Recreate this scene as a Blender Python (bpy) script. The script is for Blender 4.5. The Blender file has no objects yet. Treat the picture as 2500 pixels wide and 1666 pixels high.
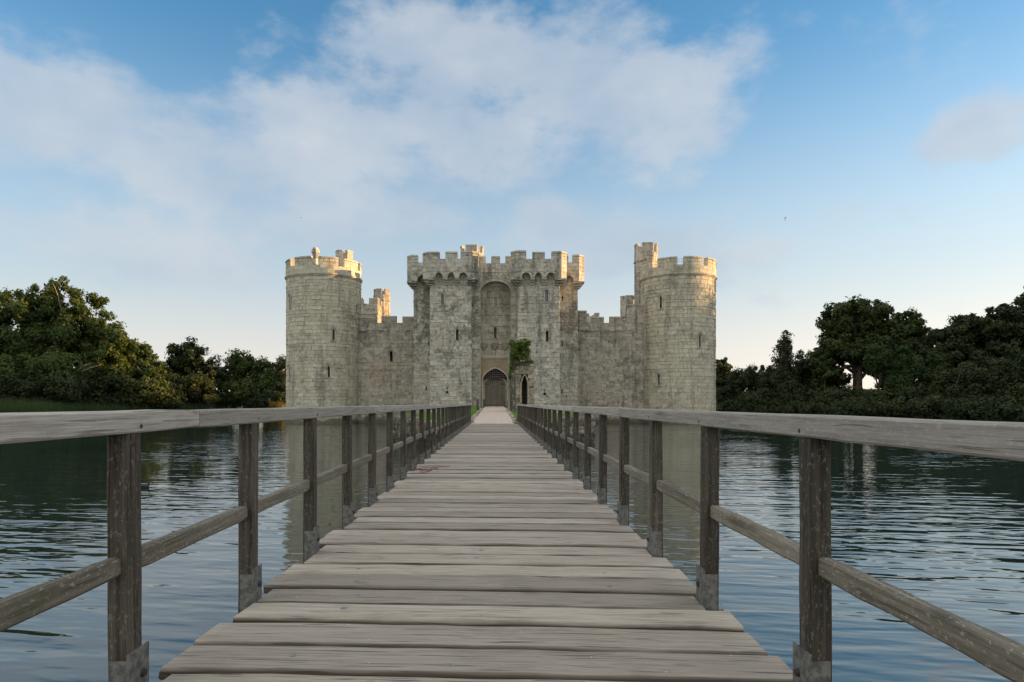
import bpy, math, random
import numpy as np
from mathutils import Vector, Matrix

random.seed(7)
rng = np.random.default_rng(7)
R = math.radians
scene = bpy.context.scene
COL = scene.collection

# ------------------------------------------------------------------ camera
CAM_Z = 2.3
cam_d = bpy.data.cameras.new('camera')
cam = bpy.data.objects.new('camera', cam_d)
COL.objects.link(cam)
cam.location = (0, 0, CAM_Z)
cam.rotation_euler = (R(90), 0, 0)
cam_d.sensor_width = 36
cam_d.lens = 24.0
cam_d.shift_x = 0.0156
cam_d.shift_y = 0.0608
cam_d.clip_start = 0.05
cam_d.clip_end = 9000
scene.camera = cam

# ------------------------------------------------------------------ node helper
class G:
    def __init__(s, nt):
        s.nt = nt; s.N = nt.nodes; s.L = nt.links
    def node(s, typ, **kw):
        n = s.N.new(typ)
        for k, v in kw.items(): setattr(n, k, v)
        return n
    def put(s, sock, v):
        if v is None: return
        if isinstance(v, bpy.types.NodeSocket): s.L.new(v, sock)
        else:
            if sock.type == 'RGBA' and len(v) == 3: v = (*v, 1)
            sock.default_value = v
    def math(s, op, a, b=None, c=None, clamp=False):
        n = s.node('ShaderNodeMath', operation=op, use_clamp=clamp)
        s.put(n.inputs[0], a); s.put(n.inputs[1], b); s.put(n.inputs[2], c)
        return n.outputs[0]
    def vmath(s, op, a, b=None):
        n = s.node('ShaderNodeVectorMath', operation=op)
        s.put(n.inputs[0], a); s.put(n.inputs[1], b)
        return n.outputs['Value'] if op in ('LENGTH', 'DOT_PRODUCT') else n.outputs[0]
    def mix(s, f, a, b, blend='MIX'):
        n = s.node('ShaderNodeMix', data_type='RGBA', blend_type=blend)
        s.put(n.inputs[0], f); s.put(n.inputs[6], a); s.put(n.inputs[7], b)
        return n.outputs[2]
    def noise(s, vec, scale, detail=3, rough=.55, dist=0.0, out=0):
        n = s.node('ShaderNodeTexNoise')
        s.put(n.inputs['Vector'], vec); n.inputs['Scale'].default_value = scale
        n.inputs['Detail'].default_value = detail; n.inputs['Roughness'].default_value = rough
        n.inputs['Distortion'].default_value = dist
        return n.outputs[out]
    def ramp(s, f, stops, interp='LINEAR'):
        n = s.node('ShaderNodeValToRGB'); s.put(n.inputs[0], f)
        cr = n.color_ramp; cr.interpolation = interp
        while len(cr.elements) < len(stops): cr.elements.new(.5)
        for e, (p, c) in zip(cr.elements, stops):
            e.position = p
            e.color = (c, c, c, 1) if isinstance(c, (int, float)) else (*c, 1)
        return n.outputs[0]
    def scale(s, vec, sc):
        return s.vmath('MULTIPLY', vec, sc)
    def sstep(s, x, a, b):
        n = s.node('ShaderNodeMapRange', interpolation_type='SMOOTHSTEP')
        s.put(n.inputs[0], x); n.inputs[1].default_value = a; n.inputs[2].default_value = b
        return n.outputs[0]

# ------------------------------------------------------------------ world: evening sky with cloud banks
SUN_EL, SUN_AZ = 8.0, 85.0          # degrees; azimuth clockwise from the view direction (+Y)
SKY_STRENGTH = 0.062
world = bpy.data.worlds.new('World')
scene.world = world
world.use_nodes = True
g = G(world.node_tree)
g.N.clear()
sky = g.node('ShaderNodeTexSky', sky_type='NISHITA')
sky.sun_disc = False
sky.sun_elevation = R(SUN_EL)
sky.sun_rotation = R(SUN_AZ)
sky.altitude = 0
sky.air_density = 1.0
sky.dust_density = 1.0
sky.ozone_density = 4.0
tc = g.node('ShaderNodeTexCoord')
d = g.vmath('NORMALIZE', tc.outputs['Generated'])
sx = g.node('ShaderNodeSeparateXYZ'); g.put(sx.inputs[0], d)
az = g.math('ARCTAN2', sx.outputs[0], sx.outputs[1])
el = g.math('ARCSINE', sx.outputs[2])
cv = g.node('ShaderNodeCombineXYZ'); g.put(cv.inputs[0], az); g.put(cv.inputs[1], el)
wob = g.noise(d, 5.0, 3, .6, out=1)
wob = g.vmath('SUBTRACT', wob, (.5, .5, .5))
ae = g.vmath('ADD', cv.outputs[0], g.scale(wob, (.16, .10, 0)))
# cloud banks: azimuth, elevation, half width, half height (radians), weight
BANKS = [(-.06, .46, .26, .09, .98), (.16, .43, .20, .10, .98), (-.24, .36, .14, .085, .95), (-.44, .31, .15, .09, .88),
         (-.58, .35, .16, .085, 1.0), (-.10, .34, .30, .07, .8), (.27, .36, .09, .05, .75), (-.50, .21, .28, .05, .68), (.05, .38, .34, .05, .85),
         (.10, .245, .10, .05, .82), (.24, .22, .26, .05, .72), (-.29, .235, .11, .04, .8), (.62, .31, .075, .05, .85), (-.25, .27, .3, .055, .72), (-.38, .39, .10, .04, .5)]
cov = None
for (a, e, w, h, wt) in BANKS:
    v = g.vmath('SUBTRACT', ae, (a, e, 0))
    v = g.scale(v, (1 / w, 1 / h, 0))
    ln = g.vmath('LENGTH', v)
    b = g.math('MULTIPLY', g.math('SUBTRACT', 1.45, ln, clamp=True), wt)
    cov = b if cov is None else g.math('SMOOTH_MAX', cov, b, .25)
# thicker, brighter cloud added out of view, overhead and behind, lighting castle and deck
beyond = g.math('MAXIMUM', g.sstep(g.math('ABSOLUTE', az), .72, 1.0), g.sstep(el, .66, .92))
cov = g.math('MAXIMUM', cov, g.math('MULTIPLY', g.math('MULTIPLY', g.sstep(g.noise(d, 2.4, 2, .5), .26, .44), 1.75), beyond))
fb = g.noise(g.scale(cv.outputs[0], (1, 1.7, 1)), 6.0, 7, .60)
dens = g.math('ADD', cov, g.math('MULTIPLY', g.math('SUBTRACT', fb, .5), 2.2))
raw = dens
dens = g.sstep(raw, .28, .92)
lowfade = g.sstep(el, .015, .16)
dens = g.math('MULTIPLY', dens, lowfade)
alpha = g.math('MULTIPLY', dens, g.math('ADD', .72, g.math('MULTIPLY', g.sstep(raw, .9, 1.7), .25)))
shade = g.sstep(g.noise(g.scale(cv.outputs[0], (1, 1.5, 1)), 5.0, 3, .5), .34, .66)
ccol = g.mix(shade, (1.40, 1.64, 1.94), (1.84, 1.95, 2.09))
ccol = g.mix(g.sstep(raw, 1.3, 1.85), ccol, (3.35, 3.3, 3.25))        # thicker cloud is brighter, to light the castle and deck
# thin pale veil that whitens the lower sky all round
veil = g.math('MULTIPLY', g.math('SUBTRACT', 1.0, g.sstep(el, .03, .52)), .92)
vcol = g.mix(g.sstep(el, .0, .20), (2.60, 2.38, 2.20), (1.86, 1.96, 2.03))
glow = g.math('POWER', g.math('MAXIMUM', g.vmath('DOT_PRODUCT', d, (math.sin(R(SUN_AZ)), math.cos(R(SUN_AZ)), .1)), 0.0), 2.0)     # haze scatters more towards the sun
vcol = g.mix(glow, vcol, g.scale(vcol, (1.75, 1.60, 1.40)))
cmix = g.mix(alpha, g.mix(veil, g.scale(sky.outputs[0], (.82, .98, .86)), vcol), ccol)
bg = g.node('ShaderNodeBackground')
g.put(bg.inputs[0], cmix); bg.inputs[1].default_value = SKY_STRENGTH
wo = g.node('ShaderNodeOutputWorld'); g.L.new(bg.outputs[0], wo.inputs[0])

# ------------------------------------------------------------------ sun
sd = Vector((math.sin(R(SUN_AZ)) * math.cos(R(SUN_EL)), math.cos(R(SUN_AZ)) * math.cos(R(SUN_EL)), math.sin(R(SUN_EL))))
sun_d = bpy.data.lights.new('sun', 'SUN')
sun_d.energy = 2.0
sun_d.angle = R(0.5)
sun_d.color = (.98, .56, .25)
sun = bpy.data.objects.new('sun', sun_d)
COL.objects.link(sun)
sun.rotation_euler = sd.to_track_quat('Z', 'Y').to_euler()

vs = scene.view_settings
vs.view_transform = 'Standard'
vs.look = 'None'
vs.exposure = 2.5
vs.gamma = 1.0
scene.cycles.use_denoising = True
scene.cycles.use_adaptive_sampling = True
scene.cycles.adaptive_threshold = .02
scene.cycles.max_bounces = 4
scene.cycles.diffuse_bounces = 2
scene.cycles.glossy_bounces = 3
scene.cycles.transmission_bounces = 2
scene.cycles.transparent_max_bounces = 6

# ------------------------------------------------------------------ materials
def new_mat(name):
    m = bpy.data.materials.new(name); m.use_nodes = True
    g = G(m.node_tree)
    return m, g, g.N['Principled BSDF']

def tint_of(g):
    at = g.node('ShaderNodeAttribute', attribute_name='tint')
    oi = g.node('ShaderNodeObjectInfo')
    return g.math('FRACT', g.math('ADD', at.outputs['Fac'], oi.outputs['Random'])), oi.outputs['Random']

def bump(g, b, h, strength, dist, normal=None):
    n = g.node('ShaderNodeBump'); n.inputs['Strength'].default_value = strength
    n.inputs['Distance'].default_value = dist
    g.put(n.inputs['Height'], h)
    if normal is not None: g.put(n.inputs['Normal'], normal)
    if b is not None: g.put(b.inputs['Normal'], n.outputs[0])
    return n.outputs[0]

def stone(name, c0, c1, c2, stain=.5, lichen=.4, stain_col=(.07, .068, .055), spec=.2):
    m, g, b = new_mat(name)
    geo = g.node('ShaderNodeNewGeometry'); p = geo.outputs['Position']
    t, r = tint_of(g)
    col = g.ramp(t, [(0, c0), (.5, c1), (1, c2)])
    big = g.noise(p, .18, 3, .62)
    n2 = g.noise(p, 1.1, 4, .7)
    fine = g.noise(p, 3.4, 3, .75)
    st = g.noise(g.scale(p, (.9, .9, .10)), 1.0, 4, .65)
    col = g.mix(g.sstep(big, .56, .72), col, g.mix(.4, col, (.40, .31, .21)))
    col = g.mix(g.math('MULTIPLY', g.sstep(n2, .38, .70), .55), col, g.scale(col, (.66, .67, .69)))
    col = g.mix(g.math('MULTIPLY', g.sstep(st, .50, .66), stain), col, stain_col)          # run-off streaks
    col = g.mix(g.math('MULTIPLY', g.math('MULTIPLY', g.sstep(g.math('SUBTRACT', 1.0, big), .50, .62), g.sstep(n2, .42, .56)), stain), col, (.10, .10, .08))
    col = g.mix(g.math('MULTIPLY', g.sstep(fine, .53, .67), lichen), col, (.54, .54, .48))
    col = g.mix(g.math('MULTIPLY', g.sstep(g.math('SUBTRACT', 1.0, fine), .54, .66), lichen * 1.1), col, (.06, .06, .05))
    zz = g.node('ShaderNodeSeparateXYZ'); g.put(zz.inputs[0], p)      # damp, weedy tide line just above the water
    wet = g.math('SUBTRACT', 1.0, g.sstep(g.math('ADD', zz.outputs[2], g.math('MULTIPLY', g.math('SUBTRACT', st, .5), 1.6)), .25, .75))
    col = g.mix(g.math('MULTIPLY', wet, .8), col, (.055, .058, .035))
    g.put(b.inputs['Base Color'], col)
    b.inputs['Roughness'].default_value = .92
    b.inputs['Specular IOR Level'].default_value = spec
    bump(g, b, g.noise(p, 5, 2, .7), .6, .06)
    return m

M = {}
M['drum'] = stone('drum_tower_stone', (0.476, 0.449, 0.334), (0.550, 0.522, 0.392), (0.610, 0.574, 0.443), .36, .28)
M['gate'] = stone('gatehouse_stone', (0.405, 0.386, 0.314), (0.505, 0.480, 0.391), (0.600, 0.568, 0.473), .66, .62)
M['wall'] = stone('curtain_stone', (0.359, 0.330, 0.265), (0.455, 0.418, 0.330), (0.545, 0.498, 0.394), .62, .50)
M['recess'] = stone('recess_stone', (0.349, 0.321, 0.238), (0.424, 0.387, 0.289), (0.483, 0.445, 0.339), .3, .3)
M['trim'] = stone('dressed_stone', (0.466, 0.436, 0.348), (0.518, 0.481, 0.392), (0.563, 0.525, 0.427), .35, .30)
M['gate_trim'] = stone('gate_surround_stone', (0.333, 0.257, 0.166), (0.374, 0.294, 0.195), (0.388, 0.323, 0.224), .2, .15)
M['pale'] = stone('limewashed_stone', (.62, .60, .54), (.66, .64, .58), (.7, .68, .62), .05, .05)
M['carved'] = stone('weathered_carved_stone', (.17, .16, .12), (.22, .21, .16), (.27, .25, .19), .3, .3)
M['core'] = stone('mortar_core', (.41, .395, .31), (.44, .425, .34), (.47, .45, .365), .4, .3)
M['ruin'] = stone('ruin_stone', (0.271, 0.233, 0.168), (0.360, 0.313, 0.226), (0.449, 0.401, 0.313), .45, .6)
M['rubble'] = stone('rubble_and_shaded_jamb_stone', (.08, .08, .06), (.16, .15, .11), (.36, .34, .28), .5, .5, (.03, .04, .02))  # also on the barbican jamb, where its dark tone paints in shade

def wood(name, dark, mid, light, lichen=.0, moss=.0, crack=.5, rough=.85, edge=None, spread=.36, spec=.25):
    m, g, b = new_mat(name)
    t = g.node('ShaderNodeTexCoord'); oi = g.node('ShaderNodeObjectInfo')
    rnd = oi.outputs['Random']
    off = g.node('ShaderNodeCombineXYZ')
    g.put(off.inputs[0], g.math('MULTIPLY', rnd, 37.0)); g.put(off.inputs[1], g.math('MULTIPLY', rnd, 91.0)); g.put(off.inputs[2], g.math('MULTIPLY', rnd, 53.0))
    p = g.vmath('ADD', t.outputs['Object'], off.outputs[0])
    warp = g.noise(g.scale(p, (1.2, 5, 5)), 1.0, 2, .5, out=1)
    pw = g.vmath('ADD', p, g.scale(g.vmath('SUBTRACT', warp, (.5, .5, .5)), (.0, .022, .022)))
    grain = g.noise(g.scale(pw, (1.6, 55, 55)), 1.0, 5, .65)
    fine = g.noise(g.scale(pw, (6, 190, 190)), 1.0, 3, .6)
    broad = g.noise(g.scale(p, (1.1, 4, 4)), 1.0, 4, .6)
    col = g.ramp(g.math('ADD', g.math('MULTIPLY', grain, .7), g.math('MULTIPLY', broad, .3)), [(.30, dark), (.48, mid), (.68, light)])
    col = g.mix(g.math('MULTIPLY', g.sstep(fine, .35, .62), .35), g.scale(col, (.62, .60, .58)), col)
    br = g.math('ADD', g.math('MULTIPLY', rnd, spread), 1.0 - spread * .55)
    hv = g.node('ShaderNodeHueSaturation'); g.put(hv.inputs['Value'], br); g.put(hv.inputs['Color'], col)
    col = hv.outputs[0]
    # dark stains with their own shape
    st = g.noise(g.scale(p, (1.6, 3, 3)), 1.3, 4, .6)
    col = g.mix(g.math('MULTIPLY', g.sstep(st, .56, .74), .45), col, g.scale(dark, (.7, .7, .7)) if False else tuple(c * .6 for c in dark))
    kn = g.noise(g.scale(p, (3.2, 9, 9)), 1.0, 2, .5)
    col = g.mix(g.math('MULTIPLY', g.sstep(kn, .70, .76), .6), col, tuple(c * .5 for c in dark))
    # cracks along the grain
    ck = g.noise(g.scale(pw, (2.2, 90, 90)), 1.0, 2, .5, dist=.3)
    ckm = g.math('MULTIPLY', g.sstep(ck, .61, .67), crack)
    col = g.mix(ckm, col, tuple(c * .22 for c in dark))
    if edge:
        dr = g.noise(p, 34, 2, .5)
        col = g.mix(g.math('MULTIPLY', g.sstep(dr, .755, .775), .7), col, (.7, .7, .66))       # stray pale droppings
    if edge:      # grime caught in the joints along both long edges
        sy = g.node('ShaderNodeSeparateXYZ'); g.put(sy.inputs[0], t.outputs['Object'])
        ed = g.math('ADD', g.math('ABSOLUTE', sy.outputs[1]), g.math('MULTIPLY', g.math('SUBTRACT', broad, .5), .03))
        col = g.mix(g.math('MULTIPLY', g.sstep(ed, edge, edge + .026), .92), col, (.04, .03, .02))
    if lichen:
        lv = g.noise(g.scale(p, (38, 75, 75)), 1.0, 3, .7)
        col = g.mix(g.math('MULTIPLY', g.sstep(lv, .56, .66), lichen), col, (.46, .46, .40))
    if moss:
        mv = g.noise(g.scale(p, (3, 6, 6)), 1.0, 4, .65)
        col = g.mix(g.math('MULTIPLY', g.sstep(mv, .55, .72), moss), col, (.07, .075, .03))
    g.put(b.inputs['Base Color'], col)
    b.inputs['Roughness'].default_value = rough
    b.inputs['Specular IOR Level'].default_value = spec
    hgt = g.math('SUBTRACT', g.math('ADD', g.math('MULTIPLY', grain, .8), g.math('MULTIPLY', fine, .35)), g.math('MULTIPLY', ckm, 1.2))
    bump(g, b, hgt, .55, .006)
    return m

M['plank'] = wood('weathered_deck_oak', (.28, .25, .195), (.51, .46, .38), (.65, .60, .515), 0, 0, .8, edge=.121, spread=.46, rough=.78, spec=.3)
M['rail'] = wood('silvered_rail_oak', (.34, .32, .275), (.50, .48, .43), (.63, .61, .555), .35, .05, .5)
M['midrail'] = wood('lichened_rail_oak', (.13, .12, .088), (.25, .23, .18), (.40, .375, .31), .45, .4, .4)
M['post'] = wood('dark_post_oak', (.045, .038, .029), (.092, .08, .063), (.19, .172, .142), .22, .4, .6)
M['door'] = wood('old_gate_oak', (.16, .14, .115), (.27, .24, .20), (.40, .36, .30), .1, 0, .6)
M['under'] = wood('wet_beam_oak', (.03, .028, .02), (.06, .05, .04), (.10, .09, .07), 0, .4, .4)

def plain(name, col, rough=.6, metal=0.0, nsc=8, var=.3):
    m, g, b = new_mat(name)
    geo = g.node('ShaderNodeNewGeometry')
    n = g.noise(geo.outputs['Position'], nsc, 4, .65)
    g.put(b.inputs['Base Color'], g.mix(g.sstep(n, .35, .68), tuple(c * (1 - var) for c in col), tuple(min(1, c * (1 + var)) for c in col)))
    b.inputs['Roughness'].default_value = rough; b.inputs['Metallic'].default_value = metal
    return m
M['steel'] = plain('galvanised_steel', (.15, .15, .137), .75, .2, 30, .4)
M['iron'] = plain('rusty_iron', (.06, .05, .045), .7, .4, 12)
M['nail'] = plain('grey_nail_head', (.20, .21, .21), .6, .3, 60)
M['glass'] = plain('dull_window_glass', (.16, .18, .19), .12, 0, 3, .2)
M['red'] = plain('faded_red_twine', (.22, .06, .05), .9, 0, 40)
M['feather'] = plain('dark_feathers', (.035, .032, .03), .6, 0, 40)
M['beak'] = plain('bird_beak', (.5, .35, .08), .5, 0, 40)
M['pale_bark'] = plain('bare_pale_branch', (.24, .19, .14), .9, 0, 3)
M['bark'] = plain('tree_bark', (.10, .08, .06), .95, 0, 3, .45)

def ground_mat(name, a, bcol, c, sc=1.5, bsc=20, bd=.03):
    m, g, b = new_mat(name)
    geo = g.node('ShaderNodeNewGeometry'); p = geo.outputs['Position']
    n = g.noise(p, sc, 6, .7); n2 = g.noise(p, sc * 12, 4, .7)
    col = g.ramp(n, [(.3, a), (.5, bcol), (.7, c)])
    col = g.mix(g.math('MULTIPLY', g.sstep(n2, .4, .65), .5), col, g.scale(col, (.6, .6, .6)))
    g.put(b.inputs['Base Color'], col); b.inputs['Roughness'].default_value = .95
    b.inputs['Specular IOR Level'].default_value = .15
    bump(g, b, g.noise(p, bsc, 4, .7), .6, bd)
    return m
M['earth'] = ground_mat('bank_earth_and_turf', (.035, .04, .018), (.05, .065, .022), (.075, .085, .035), .3)
M['lawn'] = ground_mat('mown_lawn', (.075, .15, .025), (.10, .19, .035), (.15, .24, .055), .8)
M['gravel'] = ground_mat('pale_pinkish_gravel', (.46, .37, .30), (.58, .48, .40), (.68, .58, .49), 3.0, 14, .03)

# tint-driven foliage
def leaf_mat(name, c0, c1, c2, trans=.35):
    m, g, b = new_mat(name)
    t, r = tint_of(g)
    at = g.node('ShaderNodeAttribute', attribute_name='tint')
    geo = g.node('ShaderNodeNewGeometry')
    n = g.noise(geo.outputs['Position'], .45, 3, .6)
    f = g.math('ADD', g.math('MULTIPLY', at.outputs['Fac'], .6), g.math('MULTIPLY', n, .4))
    col = g.ramp(f, [(.15, c0), (.5, c1), (.85, c2)])
    g.put(b.inputs['Base Color'], col); b.inputs['Roughness'].default_value = .6
    b.inputs['Specular IOR Level'].default_value = .25
    tr = g.node('ShaderNodeBsdfTranslucent'); g.put(tr.inputs[0], g.scale(col, (1.3, 1.25, .7)))
    mx = g.node('ShaderNodeMixShader'); mx.inputs[0].default_value = trans
    g.L.new(b.outputs[0], mx.inputs[1]); g.L.new(tr.outputs[0], mx.inputs[2])
    g.L.new(mx.outputs[0], g.N['Material Output'].inputs[0])
    return m
M['leaf_oak'] = leaf_mat('oak_leaves', (0.026, 0.046, 0.012), (0.055, 0.088, 0.020), (0.095, 0.128, 0.030))
M['leaf_dark'] = leaf_mat('dark_leaves', (0.014, 0.024, 0.008), (0.028, 0.044, 0.013), (0.055, 0.072, 0.022), .25)
M['leaf_shade'] = leaf_mat('deep_green_oak_leaves', (.018, .034, .009), (.040, .062, .015), (.080, .105, .026), .3)
M['leaf_young'] = leaf_mat('fresh_green_leaves', (0.022, 0.045, 0.015), (0.040, 0.075, 0.023), (0.068, 0.108, 0.034), .4)
M['leaf_grey'] = leaf_mat('grey_green_leaves', (0.035, 0.045, 0.022), (0.060, 0.072, 0.035), (0.100, 0.110, 0.055), .35)
M['leaf_gold'] = leaf_mat('golden_leaves', (0.090, 0.085, 0.020), (0.150, 0.130, 0.030), (0.230, 0.180, 0.050), .4)
M['ivy'] = leaf_mat('ivy_leaves', (0.048, 0.075, 0.015), (0.120, 0.165, 0.032), (0.240, 0.290, 0.065), .2)
M['reed'] = leaf_mat('green_reeds', (0.035, 0.066, 0.026), (0.055, 0.092, 0.034), (0.078, 0.118, 0.042), .3)
M['reed_gold'] = leaf_mat('golden_reeds', (0.110, 0.105, 0.028), (0.190, 0.165, 0.050), (0.280, 0.235, 0.085), .3)  # low sunlight put into the base colour as gold
M['grass'] = leaf_mat('lawn_grass', (0.105, 0.210, 0.030), (0.150, 0.300, 0.053), (0.225, 0.375, 0.075), .3)

# water
m, g, b = new_mat('moat_water')
geo = g.node('ShaderNodeNewGeometry'); p = geo.outputs['Position']
rot = g.node('ShaderNodeMapping'); rot.inputs['Rotation'].default_value = (0, 0, R(9)); g.put(rot.inputs[0], p)
q = rot.outputs[0]
wA = g.noise(g.scale(q, (.42, 1.5, 1)), 1.0, 1, .45, dist=.5)
wB = g.noise(g.scale(q, (.95, 2.9, 1)), 1.0, 1, .5, dist=.4)
wC = g.noise(g.scale(q, (2.4, 6.5, 1)), 1.0, 1, .5)
calm = g.sstep(g.noise(q, .07, 2, .5), .34, .60)
hh = g.math('ADD', g.math('ADD', g.math('MULTIPLY', wA, .85), g.math('MULTIPLY', wB, .58)), g.math('MULTIPLY', wC, .22))
hh = g.math('MULTIPLY', hh, g.math('ADD', g.math('MULTIPLY', calm, .85), .35))
b.inputs['Base Color'].default_value = (.016, .030, .026, 1)
b.inputs['Roughness'].default_value = .03
b.inputs['IOR'].default_value = 2.2
bump(g, b, hh, 1.0, .036)
M['water'] = m

# ------------------------------------------------------------------ object helpers
def tag(o, label=None, cat=None, group=None, kind=None):
    if label: o['label'] = label
    if cat: o['category'] = cat
    if group: o['group'] = group
    if kind: o['kind'] = kind
    return o

def thing(name, loc, label, cat, group=None):
    o = bpy.data.objects.new(name, None)
    o.location = loc; o.empty_display_size = .3
    COL.objects.link(o)
    o['_w'] = 0
    del o['_w']
    return tag(o, label, cat, group)

WORLD_LOC = {}
def adopt(o, parent):
    """parent o (whose own coordinates are world coordinates) under an unrotated parent"""
    o.parent = parent
    o.matrix_parent_inverse = Matrix.Translation(-world_loc(parent))

def world_loc(o):
    # every parent in this scene is unrotated and unscaled: parts are built in world coordinates with location 0 or a plain offset
    if o.name in WORLD_LOC: return WORLD_LOC[o.name]
    return Vector(o.location)

class MB:
    def __init__(s):
        s.v = []; s.f = []; s.t = []
    def add(s, verts, faces, tint=None):
        o = len(s.v)
        s.v.extend([tuple(v) for v in verts])
        s.f.extend([tuple(i + o for i in f) for f in faces])
        s.t.extend([tint if tint is not None else 0.0] * len(faces))
    def quad(s, a, b, c, d, tint=None): s.add((a, b, c, d), ((0, 1, 2, 3),), tint)
    def box(s, x0, x1, y0, y1, z0, z1, tint=None):
        s.add([(x0, y0, z0), (x1, y0, z0), (x1, y1, z0), (x0, y1, z0), (x0, y0, z1), (x1, y0, z1), (x1, y1, z1), (x0, y1, z1)],
              [(0, 3, 2, 1), (4, 5, 6, 7), (0, 1, 5, 4), (1, 2, 6, 5), (2, 3, 7, 6), (3, 0, 4, 7)], tint)
    def prism(s, poly, z0, z1, tint=None):
        n = len(poly)
        v = [(x, y, z0) for x, y in poly] + [(x, y, z1) for x, y in poly]
        f = [tuple(range(n - 1, -1, -1)), tuple(range(n, 2 * n))] + [(i, (i + 1) % n, n + (i + 1) % n, n + i) for i in range(n)]
        s.add(v, f, tint)
    def tube(s, pts, rads, n=6, cap=True, tint=None):
        pts = [Vector(p) for p in pts]; rings = []
        o = len(s.v)
        for i, p in enumerate(pts):
            t = (pts[min(i + 1, len(pts) - 1)] - pts[max(i - 1, 0)])
            t = t.normalized() if t.length > 1e-6 else Vector((0, 0, 1))
            a = t.cross(Vector((0, 0, 1)))
            if a.length < .05: a = t.cross(Vector((1, 0, 0)))
            a.normalize(); b2 = t.cross(a)
            for k in range(n):
                q = 2 * math.pi * k / n
                s.v.append(tuple(p + (a * math.cos(q) + b2 * math.sin(q)) * rads[i]))
        for i in range(len(pts) - 1):
            for k in range(n):
                s.f.append((o + i * n + k, o + i * n + (k + 1) % n, o + (i + 1) * n + (k + 1) % n, o + (i + 1) * n + k)); s.t.append(tint or 0.0)
        if cap:
            s.f.append(tuple(o + k for k in range(n - 1, -1, -1))); s.t.append(tint or 0.0)
            e = o + (len(pts) - 1) * n
            s.f.append(tuple(e + k for k in range(n))); s.t.append(tint or 0.0)
    def mesh(s, name, mat, tints=False, smooth=False):
        me = bpy.data.meshes.new(name)
        me.from_pydata(s.v, [], s.f)
        me.materials.append(mat)
        if tints:
            at = me.attributes.new('tint', 'FLOAT', 'FACE'); at.data.foreach_set('value', s.t)
        if smooth: me.polygons.foreach_set('use_smooth', [True] * len(s.f))
        me.update()
        return me
    def build(s, name, mat, parent=None, tints=False, smooth=False, origin=None):
        if origin is not None:
            s.v = [(x - origin[0], y - origin[1], z - origin[2]) for x, y, z in s.v]
        o = bpy.data.objects.new(name, s.mesh(name, mat, tints, smooth))
        COL.objects.link(o)
        if origin is not None:
            o.location = origin; WORLD_LOC[o.name] = Vector(origin)
        elif parent is not None: WORLD_LOC[o.name] = Vector((0, 0, 0))
        if parent is not None: adopt(o, parent)
        return o

# a child built in world coordinates has its own local frame = world frame; as a parent it needs no inverse
def sub(o_parent_mesh): return o_parent_mesh

def obj_from(me, name, loc, parent, rot=None, scl=None):
    o = bpy.data.objects.new(name, me)
    COL.objects.link(o)
    o.location = loc
    if rot is not None: o.rotation_euler = rot
    if scl is not None: o.scale = scl
    if parent is not None: adopt(o, parent)
    return o

# ------------------------------------------------------------------ surfaces on which masonry is laid
class Plane:
    def __init__(s, p0, p1):
        s.o = Vector((p0[0], p0[1], 0)); dv = Vector((p1[0] - p0[0], p1[1] - p0[1], 0))
        s.w = dv.length; s.U = dv / s.w; s.Nn = Vector((s.U.y, -s.U.x, 0))     # outward normal for counter-clockwise plans
        s.du = 1e9
    def at(s, u, z, n=0.0):
        p = s.o + s.U * u + s.Nn * n
        return (p.x, p.y, z)
    def ang(s, u): return math.atan2(s.U.y, s.U.x)
class Drum:
    def __init__(s, cx, cy, r, a0, a1):
        s.c = (cx, cy); s.r = r; s.a0 = a0; s.w = (a1 - a0) * r; s.du = .55
    def at(s, u, z, n=0.0):
        a = s.a0 + u / s.r
        return (s.c[0] + (s.r + n) * math.sin(a), s.c[1] - (s.r + n) * math.cos(a), z)
    def ang(s, u): return s.a0 + u / s.r

def skin(mb, S, u0, u1, z0, z1, openings=(), depth=.9):
    """core surface with rectangular holes and their reveals"""
    us = {u0, u1}; zs = {z0, z1}
    for (a, b, c, d2) in openings: us |= {a, b}; zs |= {c, d2}
    if S.du < 1e8:
        k = max(2, int((u1 - u0) / S.du)); us |= {u0 + (u1 - u0) * i / k for i in range(k + 1)}
    us = sorted(us); zs = sorted(zs)
    for i in range(len(us) - 1):
        for j in range(len(zs) - 1):
            um = (us[i] + us[i + 1]) / 2; zm = (zs[j] + zs[j + 1]) / 2
            if any(a < um < b and c < zm < d2 for (a, b, c, d2) in openings): continue
            mb.quad(S.at(us[i], zs[j]), S.at(us[i + 1], zs[j]), S.at(us[i + 1], zs[j + 1]), S.at(us[i], zs[j + 1]), .5)
    for (a, b, c, d2) in openings:
        f = [(a, c), (b, c), (b, d2), (a, d2)]
        for k in range(4):
            p, q = f[k], f[(k + 1) % 4]
            mb.quad(S.at(*q), S.at(*p), S.at(p[0], p[1], -depth), S.at(q[0], q[1], -depth), .5)
        mb.quad(*[S.at(u, z, -depth) for u, z in f], .5)

def lay(S, u0, u1, z0, z1, ch, bw, blocked=lambda za, zb: [], seed=0, joint=.026):
    """courses of blocks: list of (S, u centre, z centre, width, height)"""
    rr = random.Random(seed); out = []
    z = z0
    while z < z1 - .05:
        h = ch * rr.uniform(.68, 1.32)
        if z + h > z1 - .18: h = z1 - z
        free = [(u0, u1)]
        for (a, b) in blocked(z, z + h):
            nf = []
            for (p, q) in free:
                if b <= p or a >= q: nf.append((p, q)); continue
                if a > p: nf.append((p, a))
                if b < q: nf.append((b, q))
            free = nf
        for (p, q) in free:
            u = p
            while u < q - .02:
                w = bw * rr.choice((rr.uniform(.45, .9), rr.uniform(.8, 1.35), rr.uniform(1.2, 1.9)))
                if u + w > q - bw * .4: w = q - u
                if w > .09: out.append((S, u + w / 2, z + h / 2, w - joint, h - joint))
                u += w
        z += h
    return out

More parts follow.
